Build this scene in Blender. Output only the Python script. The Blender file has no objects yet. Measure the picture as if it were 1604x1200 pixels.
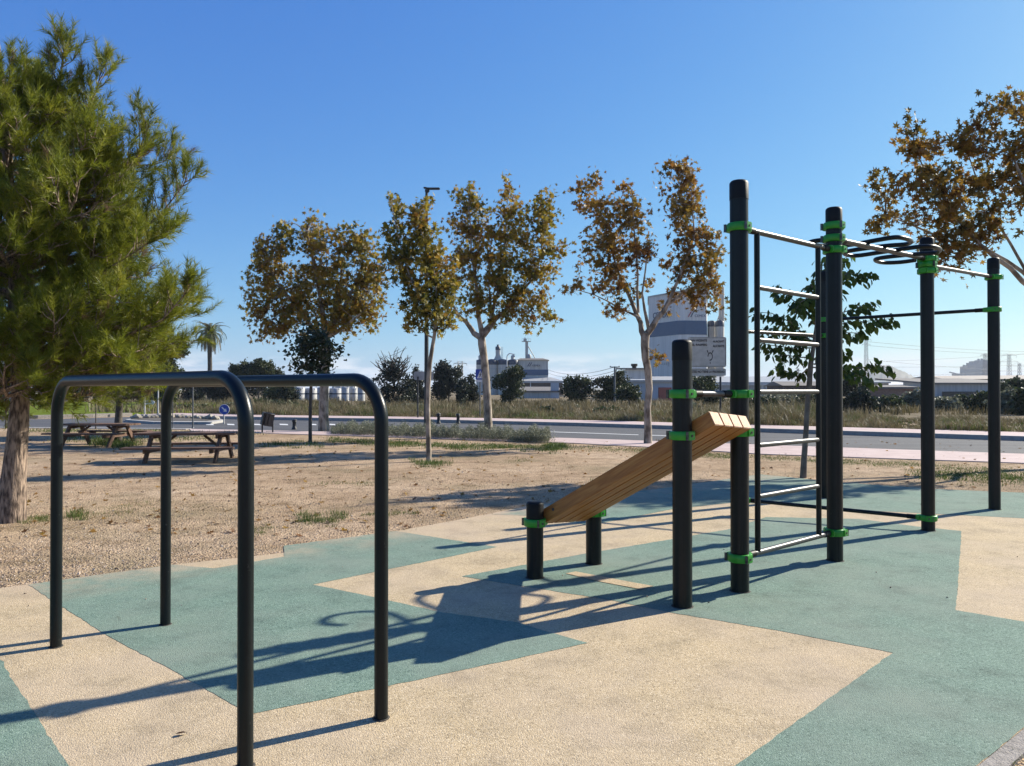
import bpy, bmesh, math, random
import numpy as np
from mathutils import Vector, Matrix

# ------------------------------------------------------------------ camera, sky, sun, exposure
S = bpy.context.scene
COL = S.collection
F, CX, CY, H = 1204.0, 802.0, 600.0, 1.4
PITCH = math.atan(10.0 / F)
SUN_AZ = math.radians(61.0)      # to the right of the viewing direction
SUN_EL = math.radians(32.0)

cam_d = bpy.data.cameras.new("camera")
cam_d.sensor_width = 36.0
cam_d.sensor_fit = 'HORIZONTAL'
cam_d.lens = 36.0 * F / 1604.0
cam_d.clip_start, cam_d.clip_end = 0.05, 20000.0
cam = bpy.data.objects.new("camera", cam_d)
COL.objects.link(cam)
cam.location = (0, 0, H)
cam.rotation_euler = (math.radians(90) + PITCH, 0, 0)
S.camera = cam

W = bpy.data.worlds.new("World")
S.world = W
W.use_nodes = True
wn, wl = W.node_tree.nodes, W.node_tree.links
bg = wn["Background"]
sky = wn.new("ShaderNodeTexSky")
sky.sky_type = 'NISHITA'
sky.sun_disc = False
sky.sun_elevation = SUN_EL
sky.sun_rotation = SUN_AZ
sky.air_density = 1.0
sky.dust_density = 0.6
sky.ozone_density = 3.0
# film-like colour response of the sky, channel by channel: deep blue overhead, pale near the horizon
ssep = wn.new("ShaderNodeSeparateColor"); scmb = wn.new("ShaderNodeCombineColor")
wl.new(sky.outputs[0], ssep.inputs[0])
for ch, g_, k_ in ((0, 1.19, .2355), (1, .936, .519), (2, .44, 1.641)):
    pw = wn.new("ShaderNodeMath"); pw.operation = 'POWER'; pw.inputs[1].default_value = g_
    ml = wn.new("ShaderNodeMath"); ml.operation = 'MULTIPLY'; ml.inputs[1].default_value = k_
    wl.new(ssep.outputs[ch], pw.inputs[0]); wl.new(pw.outputs[0], ml.inputs[0]); wl.new(ml.outputs[0], scmb.inputs[ch])
hsv = scmb
# a few low cumulus tufts near the horizon
tc = wn.new("ShaderNodeTexCoord")
sep = wn.new("ShaderNodeSeparateXYZ")
wl.new(tc.outputs["Generated"], sep.inputs[0])
mp = wn.new("ShaderNodeMapping")
mp.inputs["Scale"].default_value = (14, 14, 60)
wl.new(tc.outputs["Generated"], mp.inputs[0])
cn = wn.new("ShaderNodeTexNoise")
cn.inputs["Scale"].default_value = 1.0
cn.inputs["Detail"].default_value = 7
cn.inputs["Roughness"].default_value = 0.55
wl.new(mp.outputs[0], cn.inputs["Vector"])
cr = wn.new("ShaderNodeValToRGB")
cr.color_ramp.elements[0].position = 0.47
cr.color_ramp.elements[1].position = 0.60
wl.new(cn.outputs[0], cr.inputs[0])
zr = wn.new("ShaderNodeValToRGB")
for e in list(zr.color_ramp.elements)[1:]:
    zr.color_ramp.elements.remove(e)
zr.color_ramp.elements[0].position = 0.0
zr.color_ramp.elements[0].color = (.55, .55, .55, 1)
for p_, c_ in ((.018, .9), (.034, .6), (.05, 0)):
    e = zr.color_ramp.elements.new(p_)
    e.color = (c_, c_, c_, 1)
wl.new(sep.outputs["Z"], zr.inputs[0])
mul = wn.new("ShaderNodeMath"); mul.operation = 'MULTIPLY'
wl.new(cr.outputs[0], mul.inputs[0]); wl.new(zr.outputs[0], mul.inputs[1])
mixc = wn.new("ShaderNodeMixRGB")
mixc.inputs[2].default_value = (4.1, 4.2, 4.3, 1)
wl.new(mul.outputs[0], mixc.inputs[0]); wl.new(hsv.outputs[0], mixc.inputs[1])
wl.new(mixc.outputs[0], bg.inputs["Color"])
bg.inputs["Strength"].default_value = 0.122

sun_d = bpy.data.lights.new("sun", 'SUN')
sun_d.energy = 4.9
sun_d.angle = math.radians(0.5)
sun_d.color = (1.0, 0.93, 0.80)
sun = bpy.data.objects.new("sun", sun_d)
COL.objects.link(sun)
to_sun = Vector((math.sin(SUN_AZ) * math.cos(SUN_EL), math.cos(SUN_AZ) * math.cos(SUN_EL), math.sin(SUN_EL)))
sun.rotation_euler = to_sun.to_track_quat('Z', 'Y').to_euler()
sun.location = to_sun * 60

S.view_settings.view_transform = 'Standard'
S.view_settings.look = 'None'
S.view_settings.exposure = 0.95
S.view_settings.gamma = 1.0
S.view_settings.use_curve_mapping = False
S.cycles.max_bounces = 8
S.cycles.transparent_max_bounces = 8
S.cycles.use_denoising = True
S.cycles.denoising_prefilter = 'ACCURATE'

# ------------------------------------------------------------------ helpers: photo directions to places
def ray(u, v):
    x, zc = (u - CX) / F, -(v - CY) / F
    return x, math.cos(PITCH) - zc * math.sin(PITCH), math.sin(PITCH) + zc * math.cos(PITCH)

def G(u, v, z=0.0):
    x, y, zz = ray(u, v)
    t = (H - z) / (-zz)
    return Vector((x * t, y * t, z))

def at(u, v, d):
    x, y, zz = ray(u, v)
    t = d / y
    return Vector((x * t, d, H + zz * t))

def zat(v, d):
    return at(CX, v, d).z

# ------------------------------------------------------------------ materials
MATS = {}
def new_mat(name):
    m = bpy.data.materials.new(name)
    m.use_nodes = True
    return m, m.node_tree.nodes, m.node_tree.links, m.node_tree.nodes["Principled BSDF"]

def ramp(nodes, stops):
    r = nodes.new("ShaderNodeValToRGB")
    els = r.color_ramp.elements
    while len(els) > 1:
        els.remove(els[-1])
    els[0].position, els[0].color = stops[0][0], (*stops[0][1], 1)
    for p, c in stops[1:]:
        e = els.new(p)
        e.color = (*c, 1)
    return r

def mat(name, c1, c2=None, scale=6.0, rough=0.6, metal=0.0, bump=0.0, bscale=None, detail=5, stretch=None, spec=0.5, lo=0.35, hi=0.65, rotz=0.0, chips=None):
    """two-tone noise paint / stone / metal; coordinates are the object's own"""
    if name in MATS:
        return MATS[name]
    m, n, l, b = new_mat(name)
    c2 = c2 or tuple(x * 0.8 for x in c1)
    t = n.new("ShaderNodeTexCoord")
    vec = t.outputs["Object"]
    if stretch:
        mpn = n.new("ShaderNodeMapping")
        mpn.inputs["Scale"].default_value = stretch
        mpn.inputs["Rotation"].default_value = (0, 0, rotz)
        l.new(vec, mpn.inputs[0])
        vec = mpn.outputs[0]
    nz = n.new("ShaderNodeTexNoise")
    nz.inputs["Scale"].default_value = scale
    nz.inputs["Detail"].default_value = detail
    l.new(vec, nz.inputs["Vector"])
    r = ramp(n, [(lo, c1), (hi, c2)])
    l.new(nz.outputs[0], r.inputs[0])
    out = r.outputs[0]
    if chips:                                # small scuffs and chips in a paint coat
        cz = n.new("ShaderNodeTexNoise"); cz.inputs["Scale"].default_value = 34; cz.inputs["Detail"].default_value = 9
        cz.inputs["Roughness"].default_value = .72
        l.new(vec, cz.inputs["Vector"])
        c0 = ramp(n, [(.64, (0, 0, 0)), (.69, (1, 1, 1))]); l.new(cz.outputs[0], c0.inputs[0])
        mxx = n.new("ShaderNodeMixRGB"); mxx.inputs[2].default_value = (*chips, 1)
        l.new(c0.outputs[0], mxx.inputs[0]); l.new(out, mxx.inputs[1]); out = mxx.outputs[0]
    l.new(out, b.inputs["Base Color"])
    b.inputs["Roughness"].default_value = rough
    b.inputs["Metallic"].default_value = metal
    b.inputs["Specular IOR Level"].default_value = spec
    if bump:
        nb = n.new("ShaderNodeTexNoise")
        nb.inputs["Scale"].default_value = bscale or scale * 4
        nb.inputs["Detail"].default_value = 6
        l.new(vec, nb.inputs["Vector"])
        bp = n.new("ShaderNodeBump")
        bp.inputs["Strength"].default_value = bump
        bp.inputs["Distance"].default_value = 0.02
        l.new(nb.outputs[0], bp.inputs["Height"])
        l.new(bp.outputs[0], b.inputs["Normal"])
    MATS[name] = m
    return m

def leaf_mat(name, stops, trans=0.35, rough=0.55, spec=0.35):
    if name in MATS:
        return MATS[name]
    m, n, l, b = new_mat(name)
    a = n.new("ShaderNodeAttribute"); a.attribute_name = "tint"
    r = ramp(n, stops)
    sp = n.new("ShaderNodeSeparateColor")
    l.new(a.outputs["Color"], sp.inputs[0])
    l.new(sp.outputs[0], r.inputs[0])
    l.new(r.outputs[0], b.inputs["Base Color"])
    b.inputs["Roughness"].default_value = rough
    b.inputs["Specular IOR Level"].default_value = spec
    tr = n.new("ShaderNodeBsdfTranslucent")
    l.new(r.outputs[0], tr.inputs["Color"])
    mx = n.new("ShaderNodeMixShader")
    mx.inputs[0].default_value = trans
    l.new(b.outputs[0], mx.inputs[1]); l.new(tr.outputs[0], mx.inputs[2])
    l.new(mx.outputs[0], n["Material Output"].inputs["Surface"])
    MATS[name] = m
    return m

def rubber_mat(name, dark, mid, light, worn, edge=None):
    m, n, l, b = new_mat(name)
    t = n.new("ShaderNodeTexCoord")
    vo = n.new("ShaderNodeTexVoronoi"); vo.inputs["Scale"].default_value = 165
    l.new(t.outputs["Object"], vo.inputs["Vector"])
    sp = n.new("ShaderNodeSeparateColor"); l.new(vo.outputs["Color"], sp.inputs[0])
    r = ramp(n, [(0.0, dark), (0.22, mid), (0.75, mid), (1.0, light)])
    l.new(sp.outputs[0], r.inputs[0])
    nz = n.new("ShaderNodeTexNoise"); nz.inputs["Scale"].default_value = 0.9; nz.inputs["Detail"].default_value = 8
    nz.inputs["Roughness"].default_value = 0.62
    l.new(t.outputs["Object"], nz.inputs["Vector"])
    fr = n.new("ShaderNodeMapRange")
    fr.inputs[1].default_value, fr.inputs[2].default_value = 0.42, 0.72
    fr.inputs[3].default_value, fr.inputs[4].default_value = 0.0, 0.8
    l.new(nz.outputs[0], fr.inputs[0])
    mx = n.new("ShaderNodeMixRGB"); mx.inputs[2].default_value = (*worn, 1)
    l.new(fr.outputs[0], mx.inputs[0]); l.new(r.outputs[0], mx.inputs[1])
    # dusty streaks and darker scuffs
    n2 = n.new("ShaderNodeTexNoise"); n2.inputs["Scale"].default_value = 3.1; n2.inputs["Detail"].default_value = 9
    n2.inputs["Roughness"].default_value = 0.7
    l.new(t.outputs["Object"], n2.inputs["Vector"])
    r2 = ramp(n, [(0.28, (.68, .68, .68)), (0.48, (.98, .98, .98)), (0.72, (1.13, 1.12, 1.10))])
    l.new(n2.outputs[0], r2.inputs[0])
    m2 = n.new("ShaderNodeMixRGB"); m2.blend_type = 'MULTIPLY'; m2.inputs[0].default_value = 1.0
    l.new(mx.outputs[0], m2.inputs[1]); l.new(r2.outputs[0], m2.inputs[2])
    out = m2.outputs[0]
    if edge:                                 # sand blown from the bare dirt over the back left edge
        (px, py), (nx, ny) = edge
        dt = n.new("ShaderNodeVectorMath"); dt.operation = 'DOT_PRODUCT'; dt.inputs[1].default_value = (nx, ny, 0)
        l.new(t.outputs["Object"], dt.inputs[0])
        mr = n.new("ShaderNodeMapRange"); c0 = px * nx + py * ny
        mr.inputs[1].default_value, mr.inputs[2].default_value = c0, c0 + .75
        mr.inputs[3].default_value, mr.inputs[4].default_value = 1.0, 0.0
        l.new(dt.outputs["Value"], mr.inputs[0])
        nd = n.new("ShaderNodeTexNoise"); nd.inputs["Scale"].default_value = 2.4; nd.inputs["Detail"].default_value = 9; nd.inputs["Roughness"].default_value = .7
        l.new(t.outputs["Object"], nd.inputs["Vector"])
        rd_ = ramp(n, [(.38, (0, 0, 0)), (.66, (1, 1, 1))]); l.new(nd.outputs[0], rd_.inputs[0])
        mm = n.new("ShaderNodeMath"); mm.operation = 'MULTIPLY'; l.new(mr.outputs[0], mm.inputs[0]); l.new(rd_.outputs[0], mm.inputs[1])
        md = n.new("ShaderNodeMixRGB"); md.inputs[2].default_value = (.43, .325, .225, 1)
        l.new(mm.outputs[0], md.inputs[0]); l.new(out, md.inputs[1]); out = md.outputs[0]
    # a few dark drip stains
    ns = n.new("ShaderNodeTexNoise"); ns.inputs["Scale"].default_value = 4.3; ns.inputs["Detail"].default_value = 3; ns.inputs["Distortion"].default_value = .6
    l.new(t.outputs["Object"], ns.inputs["Vector"])
    rs = ramp(n, [(.0, (1, 1, 1)), (.70, (1, 1, 1)), (.76, (.72, .70, .68))]); l.new(ns.outputs[0], rs.inputs[0])
    ms = n.new("ShaderNodeMixRGB"); ms.blend_type = 'MULTIPLY'; ms.inputs[0].default_value = 1.0
    l.new(out, ms.inputs[1]); l.new(rs.outputs[0], ms.inputs[2])
    l.new(ms.outputs[0], b.inputs["Base Color"])
    b.inputs["Roughness"].default_value = 0.9
    b.inputs["Specular IOR Level"].default_value = 0.25
    bp = n.new("ShaderNodeBump"); bp.inputs["Strength"].default_value = 0.6; bp.inputs["Distance"].default_value = 0.004
    bp.invert = True
    l.new(vo.outputs["Distance"], bp.inputs["Height"])
    l.new(bp.outputs[0], b.inputs["Normal"])
    return m

def dirt_mat():
    m, n, l, b = new_mat("dirt")
    t = n.new("ShaderNodeTexCoord")
    def noise(sc, det, rg=0.6):
        x = n.new("ShaderNodeTexNoise"); x.inputs["Scale"].default_value = sc
        x.inputs["Detail"].default_value = det; x.inputs["Roughness"].default_value = rg
        l.new(t.outputs["Object"], x.inputs["Vector"]); return x
    big, mid_, fine = noise(0.35, 7), noise(2.6, 8, .7), noise(38, 5, .7)
    r = ramp(n, [(0.34, (.335, .24, .155)), (0.5, (.42, .31, .205)), (0.66, (.49, .375, .265))])
    l.new(big.outputs[0], r.inputs[0])
    r2 = ramp(n, [(0.36, (.62, .58, .52)), (0.5, (.98, .97, .95)), (0.68, (1.14, 1.12, 1.1))])
    l.new(mid_.outputs[0], r2.inputs[0])
    m1 = n.new("ShaderNodeMixRGB"); m1.blend_type = 'MULTIPLY'; m1.inputs[0].default_value = 1
    l.new(r.outputs[0], m1.inputs[1]); l.new(r2.outputs[0], m1.inputs[2])
    vo = n.new("ShaderNodeTexVoronoi"); vo.inputs["Scale"].default_value = 62
    l.new(t.outputs["Object"], vo.inputs["Vector"])
    sp = n.new("ShaderNodeSeparateColor"); l.new(vo.outputs["Color"], sp.inputs[0])
    r3 = ramp(n, [(0.0, (.50, .46, .42)), (0.25, (.92, .9, .88)), (0.8, (1.03, 1.02, 1.0)), (1.0, (1.4, 1.36, 1.32))])
    l.new(sp.outputs[0], r3.inputs[0])
    m2 = n.new("ShaderNodeMixRGB"); m2.blend_type = 'MULTIPLY'; m2.inputs[0].default_value = .8
    l.new(m1.outputs[0], m2.inputs[1]); l.new(r3.outputs[0], m2.inputs[2])
    # thin dry turf in patches, mostly away from the playground
    pt = noise(0.42, 9, .68)
    fr = n.new("ShaderNodeMapRange")
    fr.inputs[1].default_value, fr.inputs[2].default_value = 0.50, 0.68
    fr.inputs[3].default_value, fr.inputs[4].default_value = 0.0, 0.72
    l.new(pt.outputs[0], fr.inputs[0])
    m3 = n.new("ShaderNodeMixRGB"); m3.inputs[2].default_value = (.185, .155, .085, 1)
    l.new(fr.outputs[0], m3.inputs[0]); l.new(m2.outputs[0], m3.inputs[1])
    # the open field beyond the road is darker dry scrub soil
    sx = n.new("ShaderNodeSeparateXYZ"); l.new(t.outputs["Object"], sx.inputs[0])
    fy = n.new("ShaderNodeMath"); fy.operation = 'MULTIPLY_ADD'; fy.inputs[1].default_value = .5
    l.new(sx.outputs["X"], fy.inputs[0]); l.new(sx.outputs["Y"], fy.inputs[2])
    f2 = n.new("ShaderNodeMapRange"); f2.inputs[1].default_value, f2.inputs[2].default_value = 37.0, 44.0
    f2.inputs[3].default_value, f2.inputs[4].default_value = 0.0, .85
    l.new(fy.outputs[0], f2.inputs[0])
    rf = ramp(n, [(0.35, (.075, .07, .035)), (0.5, (.115, .095, .052)), (0.62, (.22, .165, .11))])
    l.new(big.outputs[0], rf.inputs[0])
    m4 = n.new("ShaderNodeMixRGB")
    l.new(f2.outputs[0], m4.inputs[0]); l.new(m3.outputs[0], m4.inputs[1]); l.new(rf.outputs[0], m4.inputs[2])
    l.new(m4.outputs[0], b.inputs["Base Color"])
    b.inputs["Roughness"].default_value = 0.95
    b.inputs["Specular IOR Level"].default_value = 0.15
    ad = n.new("ShaderNodeMath"); ad.operation = 'ADD'
    l.new(fine.outputs[0], ad.inputs[0]); l.new(vo.outputs["Distance"], ad.inputs[1])
    bp = n.new("ShaderNodeBump"); bp.inputs["Strength"].default_value = .8; bp.inputs["Distance"].default_value = .02
    l.new(ad.outputs[0], bp.inputs["Height"]); l.new(bp.outputs[0], b.inputs["Normal"])
    return m

def wood_mat(name, c1, c2, c3):
    m, n, l, b = new_mat(name)
    t = n.new("ShaderNodeTexCoord")
    mpn = n.new("ShaderNodeMapping"); mpn.inputs["Scale"].default_value = (1.2, 14, 14)
    l.new(t.outputs["Object"], mpn.inputs[0])
    nz = n.new("ShaderNodeTexNoise"); nz.inputs["Scale"].default_value = 3.2; nz.inputs["Detail"].default_value = 7
    nz.inputs["Distortion"].default_value = 0.9
    l.new(mpn.outputs[0], nz.inputs["Vector"])
    r = ramp(n, [(0.30, c1), (0.5, c2), (0.68, c3)])
    l.new(nz.outputs[0], r.inputs[0])
    l.new(r.outputs[0], b.inputs["Base Color"])
    b.inputs["Roughness"].default_value = .55
    bp = n.new("ShaderNodeBump"); bp.inputs["Strength"].default_value = .25; bp.inputs["Distance"].default_value = .004
    l.new(nz.outputs[0], bp.inputs["Height"]); l.new(bp.outputs[0], b.inputs["Normal"])
    return m

# ------------------------------------------------------------------ objects, parts, tags
def tag(o, label=None, cat=None, group=None, kind=None):
    if label: o["label"] = label
    if cat: o["category"] = cat
    if group: o["group"] = group
    if kind: o["kind"] = kind
    return o

def thing(name, loc, label, cat, group=None):
    o = bpy.data.objects.new(name, None)
    o.empty_display_size = 0.2
    COL.objects.link(o)
    o.location = loc
    return tag(o, label, cat, group)

def origin(o):
    v = Vector(o.location)
    while o.parent:
        o = o.parent
        v += Vector(o.location)
    return v

def link_mesh(name, me, parent=None, loc=None):
    o = bpy.data.objects.new(name, me)
    COL.objects.link(o)
    if parent is not None:
        o.parent = parent
    elif loc is not None:
        o.location = loc
    return o

class MB:
    """collects shapes in world coordinates; build() links them as ONE mesh object"""
    def __init__(s):
        s.v, s.f, s.m, s.sm = [], [], [], []
    def add(s, vs, fs, mi=0, smooth=False):
        k = len(s.v)
        s.v += [tuple(p) for p in vs]
        for f in fs:
            s.f.append([k + i for i in f]); s.m.append(mi); s.sm.append(smooth)
    def box(s, c, size, mi=0, rz=0.0, M=None):
        sx, sy, sz = size[0] / 2, size[1] / 2, size[2] / 2
        R = M if M is not None else Matrix.Rotation(rz, 3, 'Z')
        c = Vector(c)
        vs = [c + R @ Vector((x * sx, y * sy, z * sz)) for z in (-1, 1) for y in (-1, 1) for x in (-1, 1)]
        s.add(vs, [(0, 2, 3, 1), (4, 5, 7, 6), (0, 1, 5, 4), (2, 6, 7, 3), (0, 4, 6, 2), (1, 3, 7, 5)], mi)
    def bevbox(s, c, size, bev, mi=0, M=None, end_mi=None):
        bm = bmesh.new()
        bmesh.ops.create_cube(bm, size=1)
        for v in bm.verts:
            v.co = Vector((v.co.x * size[0], v.co.y * size[1], v.co.z * size[2]))
        bmesh.ops.bevel(bm, geom=bm.edges[:], offset=bev, segments=2, affect='EDGES')
        R = M if M is not None else Matrix.Identity(3)
        c = Vector(c)
        bm.verts.index_update()
        vs = [c + R @ v.co for v in bm.verts]
        k = len(s.v)
        s.v += [tuple(p) for p in vs]
        for f in bm.faces:
            s.f.append([k + v.index for v in f.verts])
            s.m.append(end_mi if (end_mi is not None and abs(f.normal.x) > .9) else mi); s.sm.append(False)
        bm.free()
    def path(s, pts, radii, n=10, mi=0, caps=True, smooth=True):
        pts = [Vector(p) for p in pts]
        if not hasattr(radii, '__len__'):
            radii = [radii] * len(pts)
        rings, ref = [], None
        for i, p in enumerate(pts):
            a = pts[max(i - 1, 0)]; b = pts[min(i + 1, len(pts) - 1)]
            t = (b - a).normalized()
            if ref is None:
                ref = Vector((0, 0, 1)) if abs(t.z) < .9 else Vector((1, 0, 0))
            ref = (ref - t * ref.dot(t)).normalized()
            bi = t.cross(ref)
            rings.append([p + (ref * math.cos(2 * math.pi * k / n) + bi * math.sin(2 * math.pi * k / n)) * radii[i] for k in range(n)])
        vs = [q for r in rings for q in r]
        fs = []
        for i in range(len(pts) - 1):
            for k in range(n):
                k2 = (k + 1) % n
                fs.append((i * n + k, i * n + k2, (i + 1) * n + k2, (i + 1) * n + k))
        s.add(vs, fs, mi, smooth)
        if caps:
            s.add(rings[0], [tuple(reversed(range(n)))], mi)
            s.add(rings[-1], [tuple(range(n))], mi)
    def tube(s, a, b, r0, r1=None, n=10, mi=0, caps=True):
        s.path([a, b], [r0, r0 if r1 is None else r1], n, mi, caps)
    def lathe(s, c, prof, n=32, mi=0, smooth=True, phase=0.0):
        """prof = [(r, z)...] in world z, about the vertical through c"""
        vs = [(c[0] + r * math.cos(2 * math.pi * k / n + phase), c[1] + r * math.sin(2 * math.pi * k / n + phase), z) for r, z in prof for k in range(n)]
        fs = []
        for i in range(len(prof) - 1):
            for k in range(n):
                k2 = (k + 1) % n
                fs.append((i * n + k, i * n + k2, (i + 1) * n + k2, (i + 1) * n + k))
        s.add(vs, fs, mi, smooth)
        s.add(vs[:n], [tuple(reversed(range(n)))], mi)
        s.add(vs[-n:], [tuple(range(n))], mi)
    def prism(s, poly, z0, z1, mi=0, top_mi=None):
        n = len(poly)
        a = sum(poly[i][0] * poly[(i + 1) % n][1] - poly[(i + 1) % n][0] * poly[i][1] for i in range(n))
        if a < 0:
            poly = list(reversed(poly))
        lo = [(p[0], p[1], z0) for p in poly]; hi = [(p[0], p[1], z1) for p in poly]
        s.add(lo + hi, [(i, (i + 1) % n, n + (i + 1) % n, n + i) for i in range(n)], mi)
        s.add(hi, [tuple(range(n))], mi if top_mi is None else top_mi)
        s.add(lo, [tuple(reversed(range(n)))], mi)
    def sheet(s, poly, z, mi=0):
        n = len(poly)
        a = sum(poly[i][0] * poly[(i + 1) % n][1] - poly[(i + 1) % n][0] * poly[i][1] for i in range(n))
        if a < 0:
            poly = list(reversed(poly))
        s.add([(p[0], p[1], z) for p in poly], [tuple(range(n))], mi)
    def build(s, name, mats, parent=None, loc=None):
        o_ = origin(parent) if parent is not None else Vector(loc or (0, 0, 0))
        me = bpy.data.meshes.new(name)
        me.from_pydata([(x - o_.x, y - o_.y, z - o_.z) for x, y, z in s.v], [], s.f)
        for m in (mats if isinstance(mats, (list, tuple)) else [mats]):
            me.materials.append(m)
        me.polygons.foreach_set("material_index", s.m)
        me.polygons.foreach_set("use_smooth", s.sm)
        me.update()
        return link_mesh(name, me, parent, o_ if parent is None else None)

def raw_mesh(name, verts, tris, m, tint=None, parent=None, loc=None, smooth=False):
    """numpy triangles to a mesh with a per-vertex tint"""
    o_ = origin(parent) if parent is not None else Vector(loc or (0, 0, 0))
    verts = np.asarray(verts, np.float32).reshape(-1, 3) - np.array(o_, np.float32)
    tris = np.asarray(tris, np.int32).reshape(-1, 3)
    me = bpy.data.meshes.new(name)
    me.vertices.add(len(verts)); me.vertices.foreach_set("co", verts.ravel())
    me.loops.add(tris.size); me.loops.foreach_set("vertex_index", tris.ravel())
    me.polygons.add(len(tris))
    me.polygons.foreach_set("loop_start", np.arange(0, tris.size, 3, dtype=np.int32))
    me.polygons.foreach_set("use_smooth", np.full(len(tris), smooth))
    me.update(calc_edges=True)
    me.validate()
    me.materials.append(m)
    if tint is not None:
        at_ = me.color_attributes.new("tint", 'FLOAT_COLOR', 'POINT')
        t4 = np.ones((len(verts), 4), np.float32)
        t4[:, 0] = np.clip(tint, 0, 1)
        at_.data.foreach_set("color", t4.ravel())
    return link_mesh(name, me, parent, o_ if parent is None else None)

def copy_tree(o, parent=None):
    c = o.copy(); COL.objects.link(c)
    if parent is not None: c.parent = parent
    for ch in list(o.children): copy_tree(ch, c)
    return c

def rot_random(rng, n, up_bias=0.0):
    """n random rotation matrices; up_bias pulls leaf normals (local z) upward"""
    z = rng.normal(size=(n, 3)); z[:, 2] += up_bias
    z /= np.linalg.norm(z, axis=1, keepdims=True)
    a = rng.normal(size=(n, 3))
    x = a - z * np.sum(a * z, 1, keepdims=True); x /= np.linalg.norm(x, axis=1, keepdims=True)
    y = np.cross(z, x)
    return np.stack([x, y, z], axis=2)

def star_leaf():
    """five-lobed plane leaf, slightly folded"""
    out = []
    lobes = [(-150, .34), (-118, .30), (-95, .62), (-66, .34), (-45, .85), (-20, .42), (0, 1.0), (20, .42), (45, .85), (66, .34), (95, .62), (118, .30), (150, .34)]
    for a, r in lobes:
        t = math.radians(a)
        out.append((r * math.cos(t) * .62, r * math.sin(t) * .62, .10 * abs(math.sin(t)) * r))
    k = len(out)
    v = [(0, 0, 0)] + out
    return np.array(v), np.array([(0, i, i + 1) for i in range(1, k)])

def oval_leaf():
    v = [(-.5, 0, 0), (-.2, .26, .05), (.15, .24, .05), (.55, 0, -.06), (.15, -.24, .05), (-.2, -.26, .05), (0, 0, 0)]
    return np.array(v), np.array([(6, 0, 5), (6, 5, 4), (6, 4, 3), (6, 3, 2), (6, 2, 1), (6, 1, 0)])

def tuft_leaf():
    """a small spray of leaflets used for trees far away"""
    rng = np.random.default_rng(5)
    vs, fs = [], []
    for i in range(5):
        c = rng.normal(size=3) * .34
        a = rng.normal(size=3); a /= np.linalg.norm(a)
        b = np.cross(a, rng.normal(size=3)); b /= np.linalg.norm(b)
        k = len(vs)
        vs += [c - a * .34, c + b * .2, c + a * .34, c - b * .2]
        fs += [(k, k + 1, k + 2), (k, k + 2, k + 3)]
    return np.array(vs), np.array(fs)

def leaves(name, pos, size, rots, tint, m, parent, template):
    tv, tf = template
    n, k = len(pos), len(tv)
    V = np.einsum('nij,kj->nki', rots, tv) * np.asarray(size).reshape(-1, 1, 1) + pos[:, None, :]
    T = tf[None] + (np.arange(n) * k)[:, None, None]
    return raw_mesh(name, V, T, m, np.repeat(tint, k), parent)

def blades(name, base, height, width, lean, tint, m, rng, parent=None, kind=None, loc=None):
    """grass: each blade two stacked triangles bending over"""
    n = len(base)
    az = rng.uniform(0, 2 * math.pi, n); az2 = rng.uniform(0, 2 * math.pi, n)
    w = np.stack([np.cos(az), np.sin(az), np.zeros(n)], 1) * (np.asarray(width).reshape(-1, 1) / 2)
    dirn = np.stack([np.cos(az2), np.sin(az2), np.zeros(n)], 1)
    h = np.asarray(height).reshape(-1, 1)
    ln = np.asarray(lean).reshape(-1, 1)
    up = np.array([[0, 0, 1.0]])
    mid_ = base + up * h * .55 + dirn * h * ln * .35
    tip = base + up * h * (1 - .25 * ln) + dirn * h * ln
    V = np.stack([base - w, base + w, mid_ - w * .7, mid_ + w * .7, tip], 1)
    T = np.array([(0, 1, 3), (0, 3, 2), (2, 3, 4)])[None] + (np.arange(n) * 5)[:, None, None]
    o = raw_mesh(name, V, T, m, np.repeat(tint, 5), parent, loc)
    if kind: o["kind"] = kind
    return o

def text_mesh(name, txt, size, m, parent, loc, right=(1, 0, 0), up=(0, 0, 1), align='CENTER', ext=0.002, width=None, bold=0.0):
    cu = bpy.data.curves.new(name, 'FONT')
    cu.body = txt; cu.size = size; cu.align_x = align; cu.align_y = 'CENTER'
    cu.extrude = ext; cu.offset = bold; cu.resolution_u = 3
    tmp = bpy.data.objects.new(name, cu)
    COL.objects.link(tmp)
    dg = bpy.context.evaluated_depsgraph_get()
    me = bpy.data.meshes.new_from_object(tmp.evaluated_get(dg))
    bpy.data.objects.remove(tmp); bpy.data.curves.remove(cu)
    me.name = name
    r, u_ = Vector(right).normalized(), Vector(up).normalized()
    nrm = r.cross(u_)
    sx = 1.0
    if width:
        xs = [v.co.x for v in me.vertices]
        sx = width / max(1e-6, max(xs) - min(xs))
    base = Vector(loc) - (origin(parent) if parent is not None else Vector((0, 0, 0)))
    for v in me.vertices:
        c = v.co
        v.co = base + r * c.x * sx + u_ * c.y + nrm * c.z
    me.materials.clear(); me.materials.append(m)
    return link_mesh(name, me, parent)

# ------------------------------------------------------------------ setting: ground, playground surface, road, pavements
def struct(o, label=None):
    o["kind"] = 'structure'
    if label: o["label"] = label
    return o

def axis(lo, hi, step, far_lo, far_hi, g=1.25):
    a = list(np.arange(lo, hi + 1e-6, step))
    x, s = hi, step
    while x < far_hi:
        s *= g; x += s; a.append(x)
    x, s = lo, step
    pre = []
    while x > far_lo:
        s *= g; x -= s; pre.append(x)
    return np.array(pre[::-1] + a)

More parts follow.
